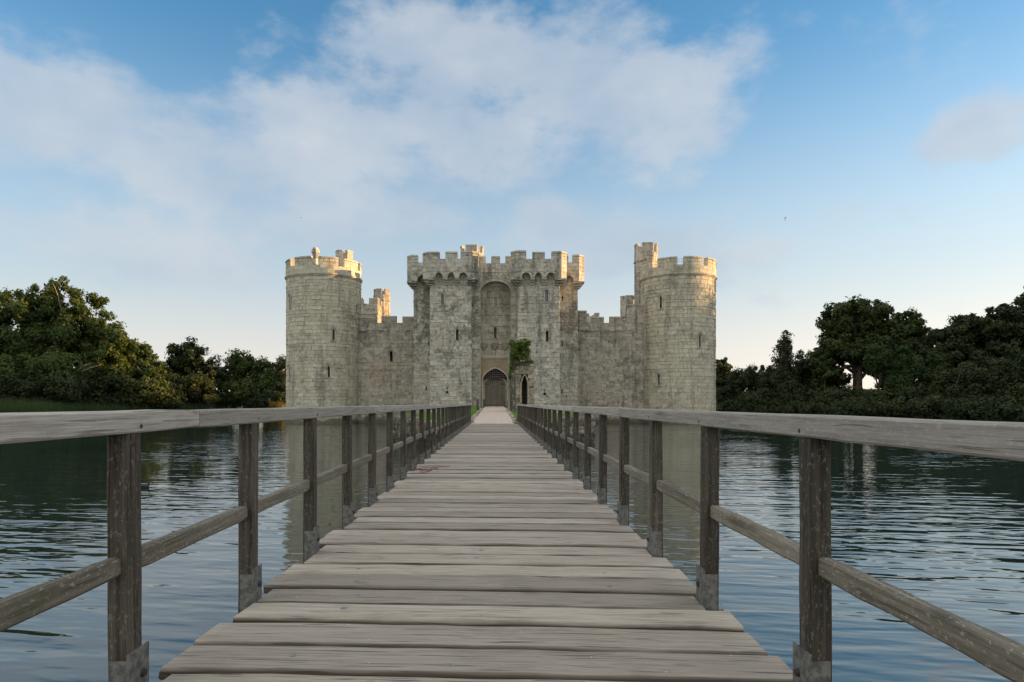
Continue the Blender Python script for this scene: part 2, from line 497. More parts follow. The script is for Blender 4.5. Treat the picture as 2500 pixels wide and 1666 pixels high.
def rects(openings, pad=.05):
    def f(za, zb):
        return [(a - pad, b + pad) for (a, b, c, d2) in openings if zb > c - pad and za < d2 + pad]
    return f

def block_mesh(seed):
    rr = random.Random(seed); mb = MB()
    j = lambda k: rr.uniform(-k, k)
    e = .045
    v = [(-.5, .5, -.5), (.5, .5, -.5), (.5, .5, .5), (-.5, .5, .5)]
    v += [(-.5 + j(.012), -.30, -.5 + j(.02)), (.5 + j(.012), -.30, -.5 + j(.02)), (.5 + j(.012), -.30, .5 + j(.02)), (-.5 + j(.012), -.30, .5 + j(.02))]
    v += [(-.5 + e, -.5 + j(.12), -.5 + e * 1.3), (.5 - e, -.5 + j(.12), -.5 + e * 1.3), (.5 - e, -.5 + j(.12), .5 - e * 1.3), (-.5 + e, -.5 + j(.12), .5 - e * 1.3)]
    f = [(4, 5, 9, 8), (5, 6, 10, 9), (6, 7, 11, 10), (7, 4, 8, 11), (8, 9, 10, 11), (0, 1, 5, 4), (1, 2, 6, 5), (2, 3, 7, 6), (3, 0, 4, 7)]
    mb.add(v, f)
    return mb
BLOCKS = [block_mesh(i) for i in range(6)]

def set_masonry(owner, blocks, mat, limit=300, proud=.05, thick=.20, seed=1):
    rr = random.Random(seed)
    ms = [b.mesh('stone', mat) for b in BLOCKS]
    # those that show largest are parts; the rest is one mass
    def shown(bk):
        S, u, z, w, h = bk
        x, y, zz = S.at(u, z)
        a = S.ang(u)
        nx, ny = math.sin(a), -math.cos(a)
        dv = Vector((-x, -y, CAM_Z - zz)); fac = max(0, (dv.x * nx + dv.y * ny)) / dv.length
        return w * h * fac / dv.length_squared
    order = sorted(blocks, key=shown, reverse=True)
    for i, (S, u, z, w, h) in enumerate(order[:limit]):
        pr = proud + rr.uniform(-.022, .02)
        x, y, zz = S.at(u, z, pr - thick / 2)
        obj_from(ms[rr.randrange(6)], 'stone', (x, y, zz), owner, (rr.uniform(-.008, .008), rr.uniform(-.01, .01), S.ang(u)), (w, thick, h))
    rest = order[limit:]
    if rest:
        mb = MB()
        for (S, u, z, w, h) in rest:
            pr = proud + rr.uniform(-.022, .02)
            x, y, zz = S.at(u, z, pr - thick / 2)
            a = S.ang(u); ca, sa = math.cos(a), math.sin(a)
            bk = BLOCKS[rr.randrange(6)]
            mb.add([(x + ca * vx * w - sa * vy * thick, y + sa * vx * w + ca * vy * thick, zz + vz * h) for vx, vy, vz in bk.v], bk.f, rr.random())
        o = mb.build('masonry', mat, owner, tints=True); o['kind'] = 'stuff'

# ------------------------------------------------------------------ parapets along a plan path
def offset_path(path, dist, closed):
    n = len(path); out = []
    for i in range(n):
        p = Vector(path[i])
        dirs = []
        if closed or i > 0: dirs.append((p - Vector(path[i - 1])).normalized())
        if closed or i < n - 1: dirs.append((Vector(path[(i + 1) % n]) - p).normalized())
        nn = Vector((0, 0))
        for d2 in dirs: nn += Vector((d2.y, -d2.x))
        nn.normalize()
        c = nn.dot(Vector((dirs[0].y, -dirs[0].x)))
        q = p + nn * (dist / max(c, .3))
        out.append((q.x, q.y))
    return out

def sub_path(path, s0, s1):
    """part of an open polyline between arc lengths"""
    out = []; s = 0
    for i in range(len(path) - 1):
        a = Vector(path[i]); b = Vector(path[i + 1]); L = (b - a).length
        if s + L > s0 + 1e-6 and s < s1 - 1e-6:
            ta = max(0, (s0 - s) / L); tb = min(1, (s1 - s) / L)
            pa = a.lerp(b, ta); pb = a.lerp(b, tb)
            if not out: out.append((pa.x, pa.y))
            out.append((pb.x, pb.y))
        s += L
    return out

def strip(mb, path, n_out, n_in, z0, z1, closed=False, tint=.5):
    po = offset_path(path, n_out, closed); pi = offset_path(path, n_in, closed)
    n = len(path); m_ = n if closed else n - 1
    for i in range(m_):
        j = (i + 1) % n
        a, b, c, d2 = po[i], po[j], pi[j], pi[i]
        mb.quad((*a, z0), (*b, z0), (*b, z1), (*a, z1), tint)
        mb.quad((*c, z0), (*d2, z0), (*d2, z1), (*c, z1), tint)
        mb.quad((*a, z1), (*b, z1), (*c, z1), (*d2, z1), tint)
        mb.quad((*d2, z0), (*c, z0), (*b, z0), (*a, z0), tint)
    if not closed:
        mb.quad((*pi[0], z0), (*po[0], z0), (*po[0], z1), (*pi[0], z1), tint)
        mb.quad((*po[-1], z0), (*pi[-1], z0), (*pi[-1], z1), (*po[-1], z1), tint)

def merlons(owner, path, spans, z0, z1, thick, mat, t0=0.0, cop=.13):
    """one merlon per span (s0, s1), each with its coping and its stones"""
    for (s0, s1) in spans:
        s0 += random.uniform(-.03, .06) * (s0 > .1); s1 += random.uniform(-.07, .03)
        sp = sub_path(path, s0, s1)
        if len(sp) < 2: continue
        mb = MB(); jz = random.choice((random.uniform(-.04, .02), random.uniform(-.14, .02)))
        top = z1 + jz
        strip(mb, sp, t0 - .03, t0 - thick, z0, top - cop - .06, tint=random.random())
        o = mb.build('merlon', mat, owner, tints=True)
        # facing stones of the merlon
        mbs = MB()
        L = sum((Vector(sp[i + 1]) - Vector(sp[i])).length for i in range(len(sp) - 1))
        rows = 2; hh = (top - cop - .08 - z0) / rows
        for rI in range(rows):
            s = 0.0
            while s < L - .05:
                w = random.uniform(.35, .75)
                if L - s - w < .3: w = L - s
                q = sub_path(sp, s + .015, s + w - .015)
                if len(q) >= 2: strip(mbs, q, t0 + random.uniform(0, .025), t0 - .1, z0 + rI * hh + .015, z0 + (rI + 1) * hh - .015, tint=random.random())
                s += w
        mbs.build('facing_stones', mat, o, tints=True)
        mc = MB()
        strip(mc, sp, t0 + .07, t0 - thick - .05, top - cop - .06, top - cop, tint=.3)
        strip(mc, sp, t0 + .02, t0 - thick, top - cop, top, tint=.7)
        mc.build('coping', M['trim'], o, tints=True)

def circle_path(cx, cy, r, a0, a1, n):
    return [(cx + r * math.sin(a0 + (a1 - a0) * i / n), cy - r * math.cos(a0 + (a1 - a0) * i / n)) for i in range(n + 1)]

# ------------------------------------------------------------------ arched openings
def arch_pts(w, zs, zc, n=10, pointed=False):
    """half-open arch from right spring to left spring: (u, z)"""
    a = w / 2; rise = zc - zs; pts = []
    for i in range(n + 1):
        t = math.pi * i / n
        u = a * math.cos(t); q = math.sin(t)
        if pointed == 2: q = .62 * math.sin(t) + .38 * (1 - abs(math.cos(t)) ** 1.25)
        elif pointed: q = (1 - abs(math.cos(t)) ** 1.55)
        pts.append((u, zs + rise * q))
    return pts

def arch_ring(mb, S, uc, w, fr, z0, zs, zc, n0, n1, pointed=False, tint=.5, n=10):
    """frame round an arched opening: jambs and arch, from depth n0 to n1 (n1 outermost)"""
    inner = [(w / 2, z0)] + arch_pts(w, zs, zc, n, pointed) + [(-w / 2, z0)]
    outer = [(w / 2 + fr, z0)] + arch_pts(w + 2 * fr, zs, zc + fr, n, pointed) + [(-w / 2 - fr, z0)]
    for i in range(len(inner) - 1):
        a, b = inner[i], inner[i + 1]; c, d2 = outer[i + 1], outer[i]
        P = lambda q, nn: S.at(uc + q[0], q[1], nn)
        mb.quad(P(a, n1), P(d2, n1), P(c, n1), P(b, n1), tint)
        mb.quad(P(a, n0), P(a, n1), P(b, n1), P(b, n0), tint)
        mb.quad(P(d2, n1), P(d2, n0), P(c, n0), P(c, n1), tint)
    for q0, q1 in ((inner[0], outer[0]), (outer[-1], inner[-1])):
        mb.quad(S.at(uc + q0[0], z0, n0), S.at(uc + q1[0], z0, n0), S.at(uc + q1[0], z0, n1), S.at(uc + q0[0], z0, n1), tint)

def slit_window(owner, S, uc, z0, w, h, mat, pane=False, sill=True, fr=.16):
    mb = MB()
    arch_ring(mb, S, uc, w, fr, z0 - .02, z0 + h - w * .55, z0 + h, -.30, .075, True, .6, 8)
    o = mb.build('window', mat, owner, tints=True)
    hm = MB()      # hood mould
    arch_ring(hm, S, uc, w + 2 * fr + .02, .06, z0 + h * .72, z0 + h - w * .35, z0 + h + fr + .02, .02, .15, True, .4, 8)
    hm.build('hood_mould', mat, o, tints=True)
    if sill:
        ms = MB(); ua, ub = uc - w / 2 - fr - .06, uc + w / 2 + fr + .06
        a = [S.at(ua, z0 - .22, .04), S.at(ub, z0 - .22, .04), S.at(ub, z0 - .22, -.1), S.at(ua, z0 - .22, -.1)]
        b2 = [S.at(ua, z0 - .04, .14), S.at(ub, z0 - .04, .14), S.at(ub, z0 + .02, -.1), S.at(ua, z0 + .02, -.1)]
        ms.add(a + b2, [(0, 3, 2, 1), (4, 5, 6, 7), (0, 1, 5, 4), (1, 2, 6, 5), (2, 3, 7, 6), (3, 0, 4, 7)], .5)
        ms.build('sill', mat, o, tints=True)
    if pane:
        mp = MB(); mp.quad(S.at(uc - w / 2, z0, -.2), S.at(uc + w / 2, z0, -.2), S.at(uc + w / 2, z0 + h, -.2), S.at(uc - w / 2, z0 + h, -.2))
        mp.build('pane', M['glass'], o)
    return (uc - w / 2, uc + w / 2, z0, z0 + h)

# projection helpers used only to take positions off the photograph: a pixel at a known distance
F, VX, VY = 1667.0, 1211.0, 985.0
def PX(px, Y): return (px - VX) / F * Y
def PZ(py, Y): return CAM_Z + (VY - py) / F * Y

# ================================================================== SETTING
MOAT = [(-66, 42), (-49, 72), (-37, 110), (-30, 130), (30, 130), (37, 112), (53, 76), (68, 46), (74, -8), (-74, -8)]
def moat_sd(x, y):
    """signed distance to the moat edge, positive on land"""
    x = np.asarray(x, float); y = np.asarray(y, float)
    dmin = np.full(x.shape, 1e9); inside = np.zeros(x.shape, bool)
    n = len(MOAT)
    for i in range(n):
        x0, y0 = MOAT[i]; x1, y1 = MOAT[(i + 1) % n]
        ex, ey = x1 - x0, y1 - y0
        t = np.clip(((x - x0) * ex + (y - y0) * ey) / (ex * ex + ey * ey), 0, 1)
        dmin = np.minimum(dmin, np.hypot(x - x0 - t * ex, y - y0 - t * ey))
        c = (y0 > y) != (y1 > y)
        with np.errstate(divide='ignore', invalid='ignore'):
            xi = x0 + (y - y0) / (y1 - y0 + 1e-12) * ex
        inside ^= c & (x < xi)
    return np.where(inside, -dmin, dmin)
def ground_z(x, y):
    s = moat_sd(x, y)
    x = np.asarray(x, float); y = np.asarray(y, float)
    sm = lambda a, b, v: (lambda t: t * t * (3 - 2 * t))(np.clip((v - a) / (b - a), 0, 1))
    z = -1.6 + 2.3 * sm(-3, 2.0, s)
    right = sm(20, 45, x)
    z = z + right * 3.9 * sm(2, 20, s) + (1 - right) * .7 * sm(2, 25, s)
    z = z + np.where(s > 0, .12 * np.sin(x * .31 + 1) * np.cos(y * .27), 0)
    return z
axis = np.concatenate([-np.geomspace(4000, 110, 16), np.arange(-105, 106, 3.0), np.geomspace(110, 4000, 16)])
axy = np.concatenate([-np.geomspace(4000, 30, 14), np.arange(-27, 172, 3.0), np.geomspace(175, 6000, 18)])
gx, gy = np.meshgrid(axis, axy)
gz = ground_z(gx, gy)
nx_, ny_ = len(axis), len(axy)
me = bpy.data.meshes.new('ground')
idx = np.arange(nx_ * ny_).reshape(ny_, nx_)
faces = np.stack([idx[:-1, :-1], idx[:-1, 1:], idx[1:, 1:], idx[1:, :-1]], -1).reshape(-1, 4)
me.from_pydata(np.stack([gx, gy, gz], -1).reshape(-1, 3).tolist(), [], faces.tolist())
me.materials.append(M['earth'])
o = bpy.data.objects.new('ground', me); COL.objects.link(o)
tag(o, 'dark turf banks around the moat running to the horizon', 'ground', kind='structure')

mb = MB()
mb.quad((-90, -30, 0), (90, -30, 0), (90, 140, 0), (-90, 140, 0))
o = mb.build('water', M['water']); tag(o, 'rippled moat water reflecting sky, trees and castle', 'water', kind='structure')

# island and causeway before the gate
def isl_top(y): return 1.20 + max(0, min(y - 37.3, 2.2)) * .06 + max(0, y - 39.5) / 35 * .62
ISL = [(-4.2, 37.6), (3.7, 37.6), (5.7, 40.5), (5.7, 49), (3.9, 53), (3.9, 57.5), (2.3, 59), (2.3, 75.5), (-2.6, 75.5), (-2.6, 59), (-4.2, 56.5), (-4.4, 53), (-6.3, 49), (-6.3, 40.5)]
mb = MB()
n = len(ISL)
vv = [(x, y, -1.4) for x, y in ISL] + [(x, y, isl_top(y)) for x, y in ISL]
mb.add(vv, [(i, (i + 1) % n, n + (i + 1) % n, n + i) for i in range(n)])
# top as strips between matched left and right outlines
ys = sorted({y for _, y in ISL} | {44.0, 63.0, 67.0, 71.0})
def isl_x(y, side):
    best = None
    for i in range(n):
        (x0, y0), (x1, y1) = ISL[i], ISL[(i + 1) % n]
        if min(y0, y1) - 1e-9 <= y <= max(y0, y1) + 1e-9 and abs(y1 - y0) > 1e-6:
            x = x0 + (x1 - x0) * (y - y0) / (y1 - y0)
            best = x if best is None else (min(best, x) if side < 0 else max(best, x))
    return best
for a, b2 in zip(ys[:-1], ys[1:]):
    xs = [lambda y, k=k: isl_x(y, -1) * (1 - k / 6) + isl_x(y, 1) * k / 6 for k in range(7)]
    for k in range(6):
        mb.quad((xs[k](a), a, isl_top(a)), (xs[k + 1](a), a, isl_top(a)), (xs[k + 1](b2), b2, isl_top(b2)), (xs[k](b2), b2, isl_top(b2)))
isl = mb.build('island_ground', M['lawn'])
tag(isl, 'low grassy island and causeway between the footbridge and the gate', 'island', kind='structure')

def blades(name, pts, hmin, hmax, w, mat, bend=.35):
    """upright blades: two quads each"""
    N = len(pts)
    pts = np.asarray(pts, float)
    h = rng.uniform(hmin, hmax, N); a = rng.uniform(0, 2 * np.pi, N); b = rng.uniform(0, 2 * np.pi, N)
    wx, wy = np.cos(a) * w, np.sin(a) * w
    lx, ly = np.cos(b) * bend * h, np.sin(b) * bend * h
    V = np.zeros((N, 6, 3))
    V[:, 0] = pts + np.stack([-wx, -wy, 0 * h - .03], -1); V[:, 1] = pts + np.stack([wx, wy, 0 * h - .03], -1)
    V[:, 2] = pts + np.stack([wx * .8 + lx * .25, wy * .8 + ly * .25, h * .6], -1); V[:, 3] = pts + np.stack([-wx * .8 + lx * .25, -wy * .8 + ly * .25, h * .6], -1)
    V[:, 4] = pts + np.stack([wx * .1 + lx, wy * .1 + ly, h], -1); V[:, 5] = pts + np.stack([-wx * .1 + lx, -wy * .1 + ly, h], -1)
    base = np.arange(N)[:, None] * 6
    Fq = np.concatenate([base + np.array([[0, 1, 2, 3]]), base + np.array([[3, 2, 4, 5]])], 1).reshape(-1, 4)
    return np_mesh(name, V.reshape(-1, 3), Fq, np.repeat(rng.random(N), 2), mat)

def np_mesh(name, V, Fq, tint, mat):
    me = bpy.data.meshes.new(name)
    me.vertices.add(len(V)); me.vertices.foreach_set('co', np.asarray(V, np.float32).ravel())
    me.loops.add(Fq.size); me.loops.foreach_set('vertex_index', Fq.astype(np.int32).ravel())
    me.polygons.add(len(Fq))
    me.polygons.foreach_set('loop_start', np.arange(0, Fq.size, 4, dtype=np.int32))
    at = me.attributes.new('tint', 'FLOAT', 'FACE'); at.data.foreach_set('value', np.asarray(tint, np.float32))
    me.materials.append(mat)
    me.update(calc_edges=True)
    return me

pts = []
while len(pts) < 9000:
    y = random.uniform(37.8, 57); x = random.uniform(-6.2, 5.6)
    if x < isl_x(y, -1) + .1 or x > isl_x(y, 1) - .1 or -1.5 < x < 1.15: continue
    pts.append((x, y, isl_top(y)))
o = bpy.data.objects.new('lawn_grass', blades('lawn_grass', pts, .04, .10, .012, M['grass'])); COL.objects.link(o)
tag(o, 'short bright green grass on the island lawn', 'grass', kind='stuff')

# gravel path with edge stones
mb = MB()
for i in range(24):
    a, b2 = 37.15 + i * 37.2 / 24, 37.15 + (i + 1) * 37.2 / 24
    za = isl_top(a) + .02; zb = isl_top(b2) + .02
    xa = lambda y: -1.34 + (y - 37) * .004
    xb = lambda y: 0.98 - (y - 37) * .002
    mb.quad((xa(a), a, za), (xb(a), a, za), (xb(b2), b2, zb), (xa(b2), b2, zb))
mb.quad((-1.34, 36.9, 1.19), (.98, 36.9, 1.19), (.98, 37.15, isl_top(37.15) + .02), (-1.34, 37.15, isl_top(37.15) + .02))
gp = mb.build('gravel_path', M['gravel'])
tag(gp, 'pale pinkish gravel path leading straight to the gate', 'path', kind='structure')
em = []
for k in range(4):
    q = MB(); rr = random.Random(k)
    for ring, (zz, sc) in enumerate(((-.5, .8), (-.1, 1), (.3, .85), (.5, .4))):
        for j in range(6):
            q.v.append((math.cos(j * math.pi / 3) * .5 * sc * rr.uniform(.8, 1.15), math.sin(j * math.pi / 3) * .5 * sc * rr.uniform(.8, 1.15), zz * rr.uniform(.85, 1.1)))
    for ring in range(3):
        for j in range(6):
            q.f.append((ring * 6 + j, ring * 6 + (j + 1) % 6, ring * 6 + 6 + (j + 1) % 6, ring * 6 + 6 + j)); q.t.append(0)
    q.f += [tuple(range(5, -1, -1)), tuple(range(18, 24))]; q.t += [0, 0]
    em.append(q)
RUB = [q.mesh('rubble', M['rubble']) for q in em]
EDG = [q.mesh('edge_stone', M['ruin']) for q in em]
for i in range(46):
    for side in (0, 1):
        y = 37.4 + i * .55 + random.uniform(-.1, .1)
        x = (xa(y) - .08) if side == 0 else (xb(y) + .08)
        s = random.uniform(.14, .28)
        obj_from(random.choice(EDG), 'edge_stone', (x + random.uniform(-.04, .04), y, isl_top(y) + .03), gp, (0, 0, random.uniform(0, 6)), (s, s * 1.5, s * .7))

# rubble revetment along the island's water edge
rv = thing('revetment_wall', (0, 37.5, 0), 'mossy rubble stone revetment wall around the grassy island', 'wall')
cnt = 0
def revet(p0, p1):
    global cnt
    L = math.hypot(p1[0] - p0[0], p1[1] - p0[1]); z = -.25
    while z < 1.3:
        h = random.uniform(.20, .32); s = random.uniform(-.2, 0)
        while s < L:
            w = random.uniform(.26, .55)
            t = min(1, max(0, (s + w / 2) / L))
            x, y = p0[0] + (p1[0] - p0[0]) * t, p0[1] + (p1[1] - p0[1]) * t
            obj_from(random.choice(RUB), 'stone', (x + random.uniform(-.05, .05), y + random.uniform(-.05, .05), z + h / 2), rv,
                     (random.uniform(-.2, .2), random.uniform(-.2, .2), math.atan2(p1[1] - p0[1], p1[0] - p0[0])), (w * 1.08, .42, h * 1.12))
            s += w
        z += h * .92
revet((-6.3, 40.5), (-4.2, 37.6)); revet((-4.2, 37.6), (-1.45, 37.6)); revet((1.2, 37.6), (3.7, 37.6)); revet((3.7, 37.6), (5.7, 40.5))

# ================================================================== CASTLE
CG = 'grey stone castle'
# ---------------------------------------------------------------- corner drum towers
def drum_tower(cx, cy, label, gap_deg, windows, seed):
    t = thing('drum_tower', (cx, cy, 0), label, 'tower', CG)
    r = 4.28
    S = Drum(cx, cy, r, R(-105), R(105))
    ops = []
    for (px, py0, py1, wpx, pane) in windows:
        # angle of the slit on the drum from its offset across the drum
        k_ = (px - VX) / F                      # sight line x = k y meets the drum
        A_, B_, C_ = 1 + k_ * k_, -2 * (k_ * cx + cy), cx * cx + cy * cy - r * r
        Yw = (-B_ - math.sqrt(max(0, B_ * B_ - 4 * A_ * C_))) / (2 * A_)
        a = math.atan2(k_ * Yw - cx, cy - Yw)
        z0, z1 = PZ(py1, Yw), PZ(py0, Yw)
        uc = (a - S.a0) * r
        ops.append(slit_window(t, S, uc, z0, .26, z1 - z0, M['trim'], pane))
    core = MB()
    skin(core, S, 0, S.w, -.6, 16.95, ops)
    Sb = Drum(cx, cy, r, R(105), R(255)); skin(core, Sb, 0, Sb.w, -.6, 16.95)
    core.prism(circle_path(cx, cy, r - .3, 0, 2 * math.pi, 48)[:-1], 16.6, 16.98)
    core.build('core_wall', M['core'], t, tints=True)
    blk = lay(S, 0, S.w, -.4, 16.9, .40, .62, rects(ops, .14), seed)
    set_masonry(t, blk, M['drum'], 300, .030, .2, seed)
    pl_ = MB(); ring = circle_path(cx, cy, r, 0, 2 * math.pi, 72)[:-1]
    strip(pl_, ring, .16, -.2, -.6, .30, True, .4); strip(pl_, ring, .08, -.2, .30, .42, True, .6)
    pl_.build('plinth', M['drum'], t, tints=True)
    # string course under the parapet
    ring = circle_path(cx, cy, r, 0, 2 * math.pi, 72)[:-1]
    mb = MB()
    strip(mb, ring, .10, -.2, 16.72, 16.86, True, .4); strip(mb, ring, .20, -.2, 16.86, 17.0, True, .7); strip(mb, ring, .12, -.2, 17.0, 17.06, True, .6)
    mb.build('string_course', M['trim'], t, tints=True)
    par = MB(); strip(par, ring, .06, -.5, 17.06, 17.86, True, .5)
    pw = par.build('parapet', M['drum'], t, tints=True)
    path = circle_path(cx, cy, r, R(gap_deg + 4.8), R(gap_deg + 364.8), 144)
    per = 2 * math.pi * r / 9
    spans = [(k * per, k * per + per * .765) for k in range(9)]
    merlons(t, path, spans, 17.86, 18.85, .5, M['drum'], .06)
    # facing stones of the parapet band
    mbs = MB(); full = circle_path(cx, cy, r, R(-105), R(105), 60); L = S.w
    for row in range(2):
        s = 0
        while s < L - .1:
            w = random.uniform(.5, .95)
            q = sub_path(full, s + .015, min(L, s + w - .015))
            if len(q) > 1: strip(mbs, q, .06 + random.uniform(.0, .03), -.05, 17.07 + row * .39, 17.07 + row * .39 + .375, tint=random.random())
            s += w
    mbs.build('facing_stones', M['drum'], pw, tints=True)
    return t

ld = drum_tower(-20.4, 81.0, 'round grey stone corner tower left of the gatehouse, with chimney on top', 0.7,
                [(814, 804, 831, 8, False), (802.5, 894, 921, 7, False), (709, 720, 750, 6, False), (708, 893, 928, 6, True), (869, 745, 762, 4, False)], 11)
rd = drum_tower(21.55, 81.0, 'round grey stone corner tower right of the gatehouse, sunlit along its right edge', -10.9,
                [(1614, 723, 753, 8, False), (1708, 816, 849, 9, False), (1609, 913, 941, 7, False)], 23)

def octagon(cx, cy, r, rot=22.5, n=8): return [(cx + r * math.sin(R(rot) + 2 * math.pi * k / n), cy - r * math.cos(R(rot) + 2 * math.pi * k / n)) for k in range(n)]

def turret(owner, cx, cy, r, z0, z_str, z_cren, z_top, nsides=8, rot=22.5, mat=None, gap=.28, phase=.0):
    """stair turret: part of its tower, with merlons"""
    mat = mat or M['gate']
    mb = MB(); oc = octagon(cx, cy, r, rot, nsides)
    mb.prism(oc, z0, z_cren, .5)
    ring = oc
    strip(mb, ring, .12, -.1, z_str - .1, z_str + .06, True, .6)
    o = mb.build('stair_turret', mat, owner, tints=True)
    mbs = MB()
    for k in range(nsides):
        S = Plane(oc[k], oc[(k + 1) % nsides])
        for (S_, u, z, w, h) in lay(S, 0, S.w, z0, z_cren - .02, .42, .6, seed=k + int(abs(cx) * 10)):
            if z_str - .3 < z < z_str + .25: continue
            a = S.ang(u); x, y, zz = S.at(u, z, -.06); ca, sa = math.cos(a), math.sin(a)
            bk = random.choice(BLOCKS)
            mbs.add([(x + ca * vx * w - sa * vy * .2, y + sa * vx * w + ca * vy * .2, zz + vz * h) for vx, vy, vz in bk.v], bk.f, random.random())
    fo = mbs.build('masonry', mat, o, tints=True); fo['kind'] = 'stuff'
    path = oc + [oc[0]]
    per = sum((Vector(path[i + 1]) - Vector(path[i])).length for i in range(nsides))
    side = per / nsides
    nm = nsides // 2
    for k in range(nm):
        s0 = (k * 2 + phase) * side; s1 = s0 + 2 * side * (1 - gap)
        pth = path + path[1:]
        sp = sub_path(pth, s0, s1)
        mm = MB(); strip(mm, sp, .02, -.32, z_cren - .01, z_top - .14, tint=random.random()); strip(mm, sp, .07, -.36, z_top - .14, z_top, tint=.7)
        mm.build('merlon', mat, o, tints=True)
    return o

# chimney and small turret on the left drum; taller stair turret against the right drum
ch = MB()
ccx, ccy = PX(770, 79.5), 79.5
ch.prism(octagon(ccx, ccy, .34), 16.9, 19.75); ch.prism(octagon(ccx, ccy, .40), 19.2, 19.3); ch.prism(octagon(ccx, ccy, .46), 19.75, 19.98); ch.prism(octagon(ccx, ccy, .42), 19.98, 20.25); ch.prism(octagon(ccx, ccy, .30), 20.25, 20.4)
ch.build('chimney', M['gate'], ld)
tx, ty = PX(840, 83.0), 83.0
turret(ld, tx, ty, 1.05, 16.9, 18.5, 19.5, 20.75, 6, 30, M['gate'], .3, .1)
turret(rd, 18.5, 84.2, 1.42, 10.5, 19.7, 20.75, 21.85, 8, 22.5, M['gate'], .27, .75)
mr = MB()
for zr in (18.12, 18.42, 18.72):
    mr.tube(circle_path(21.55, 81.0, 3.3, 0, 2 * math.pi, 36) and [(x, y, zr) for x, y in circle_path(21.55, 81.0, 3.3, 0, 2 * math.pi, 36)], [.02] * 37, 5)
for k in range(12):
    a = k * math.pi / 6; mr.tube([(21.55 + 3.3 * math.sin(a), 81 - 3.3 * math.cos(a), 16.95), (21.55 + 3.3 * math.sin(a), 81 - 3.3 * math.cos(a), 18.74)], [.025, .025], 5)
mr.build('safety_railing', M['steel'], rd)

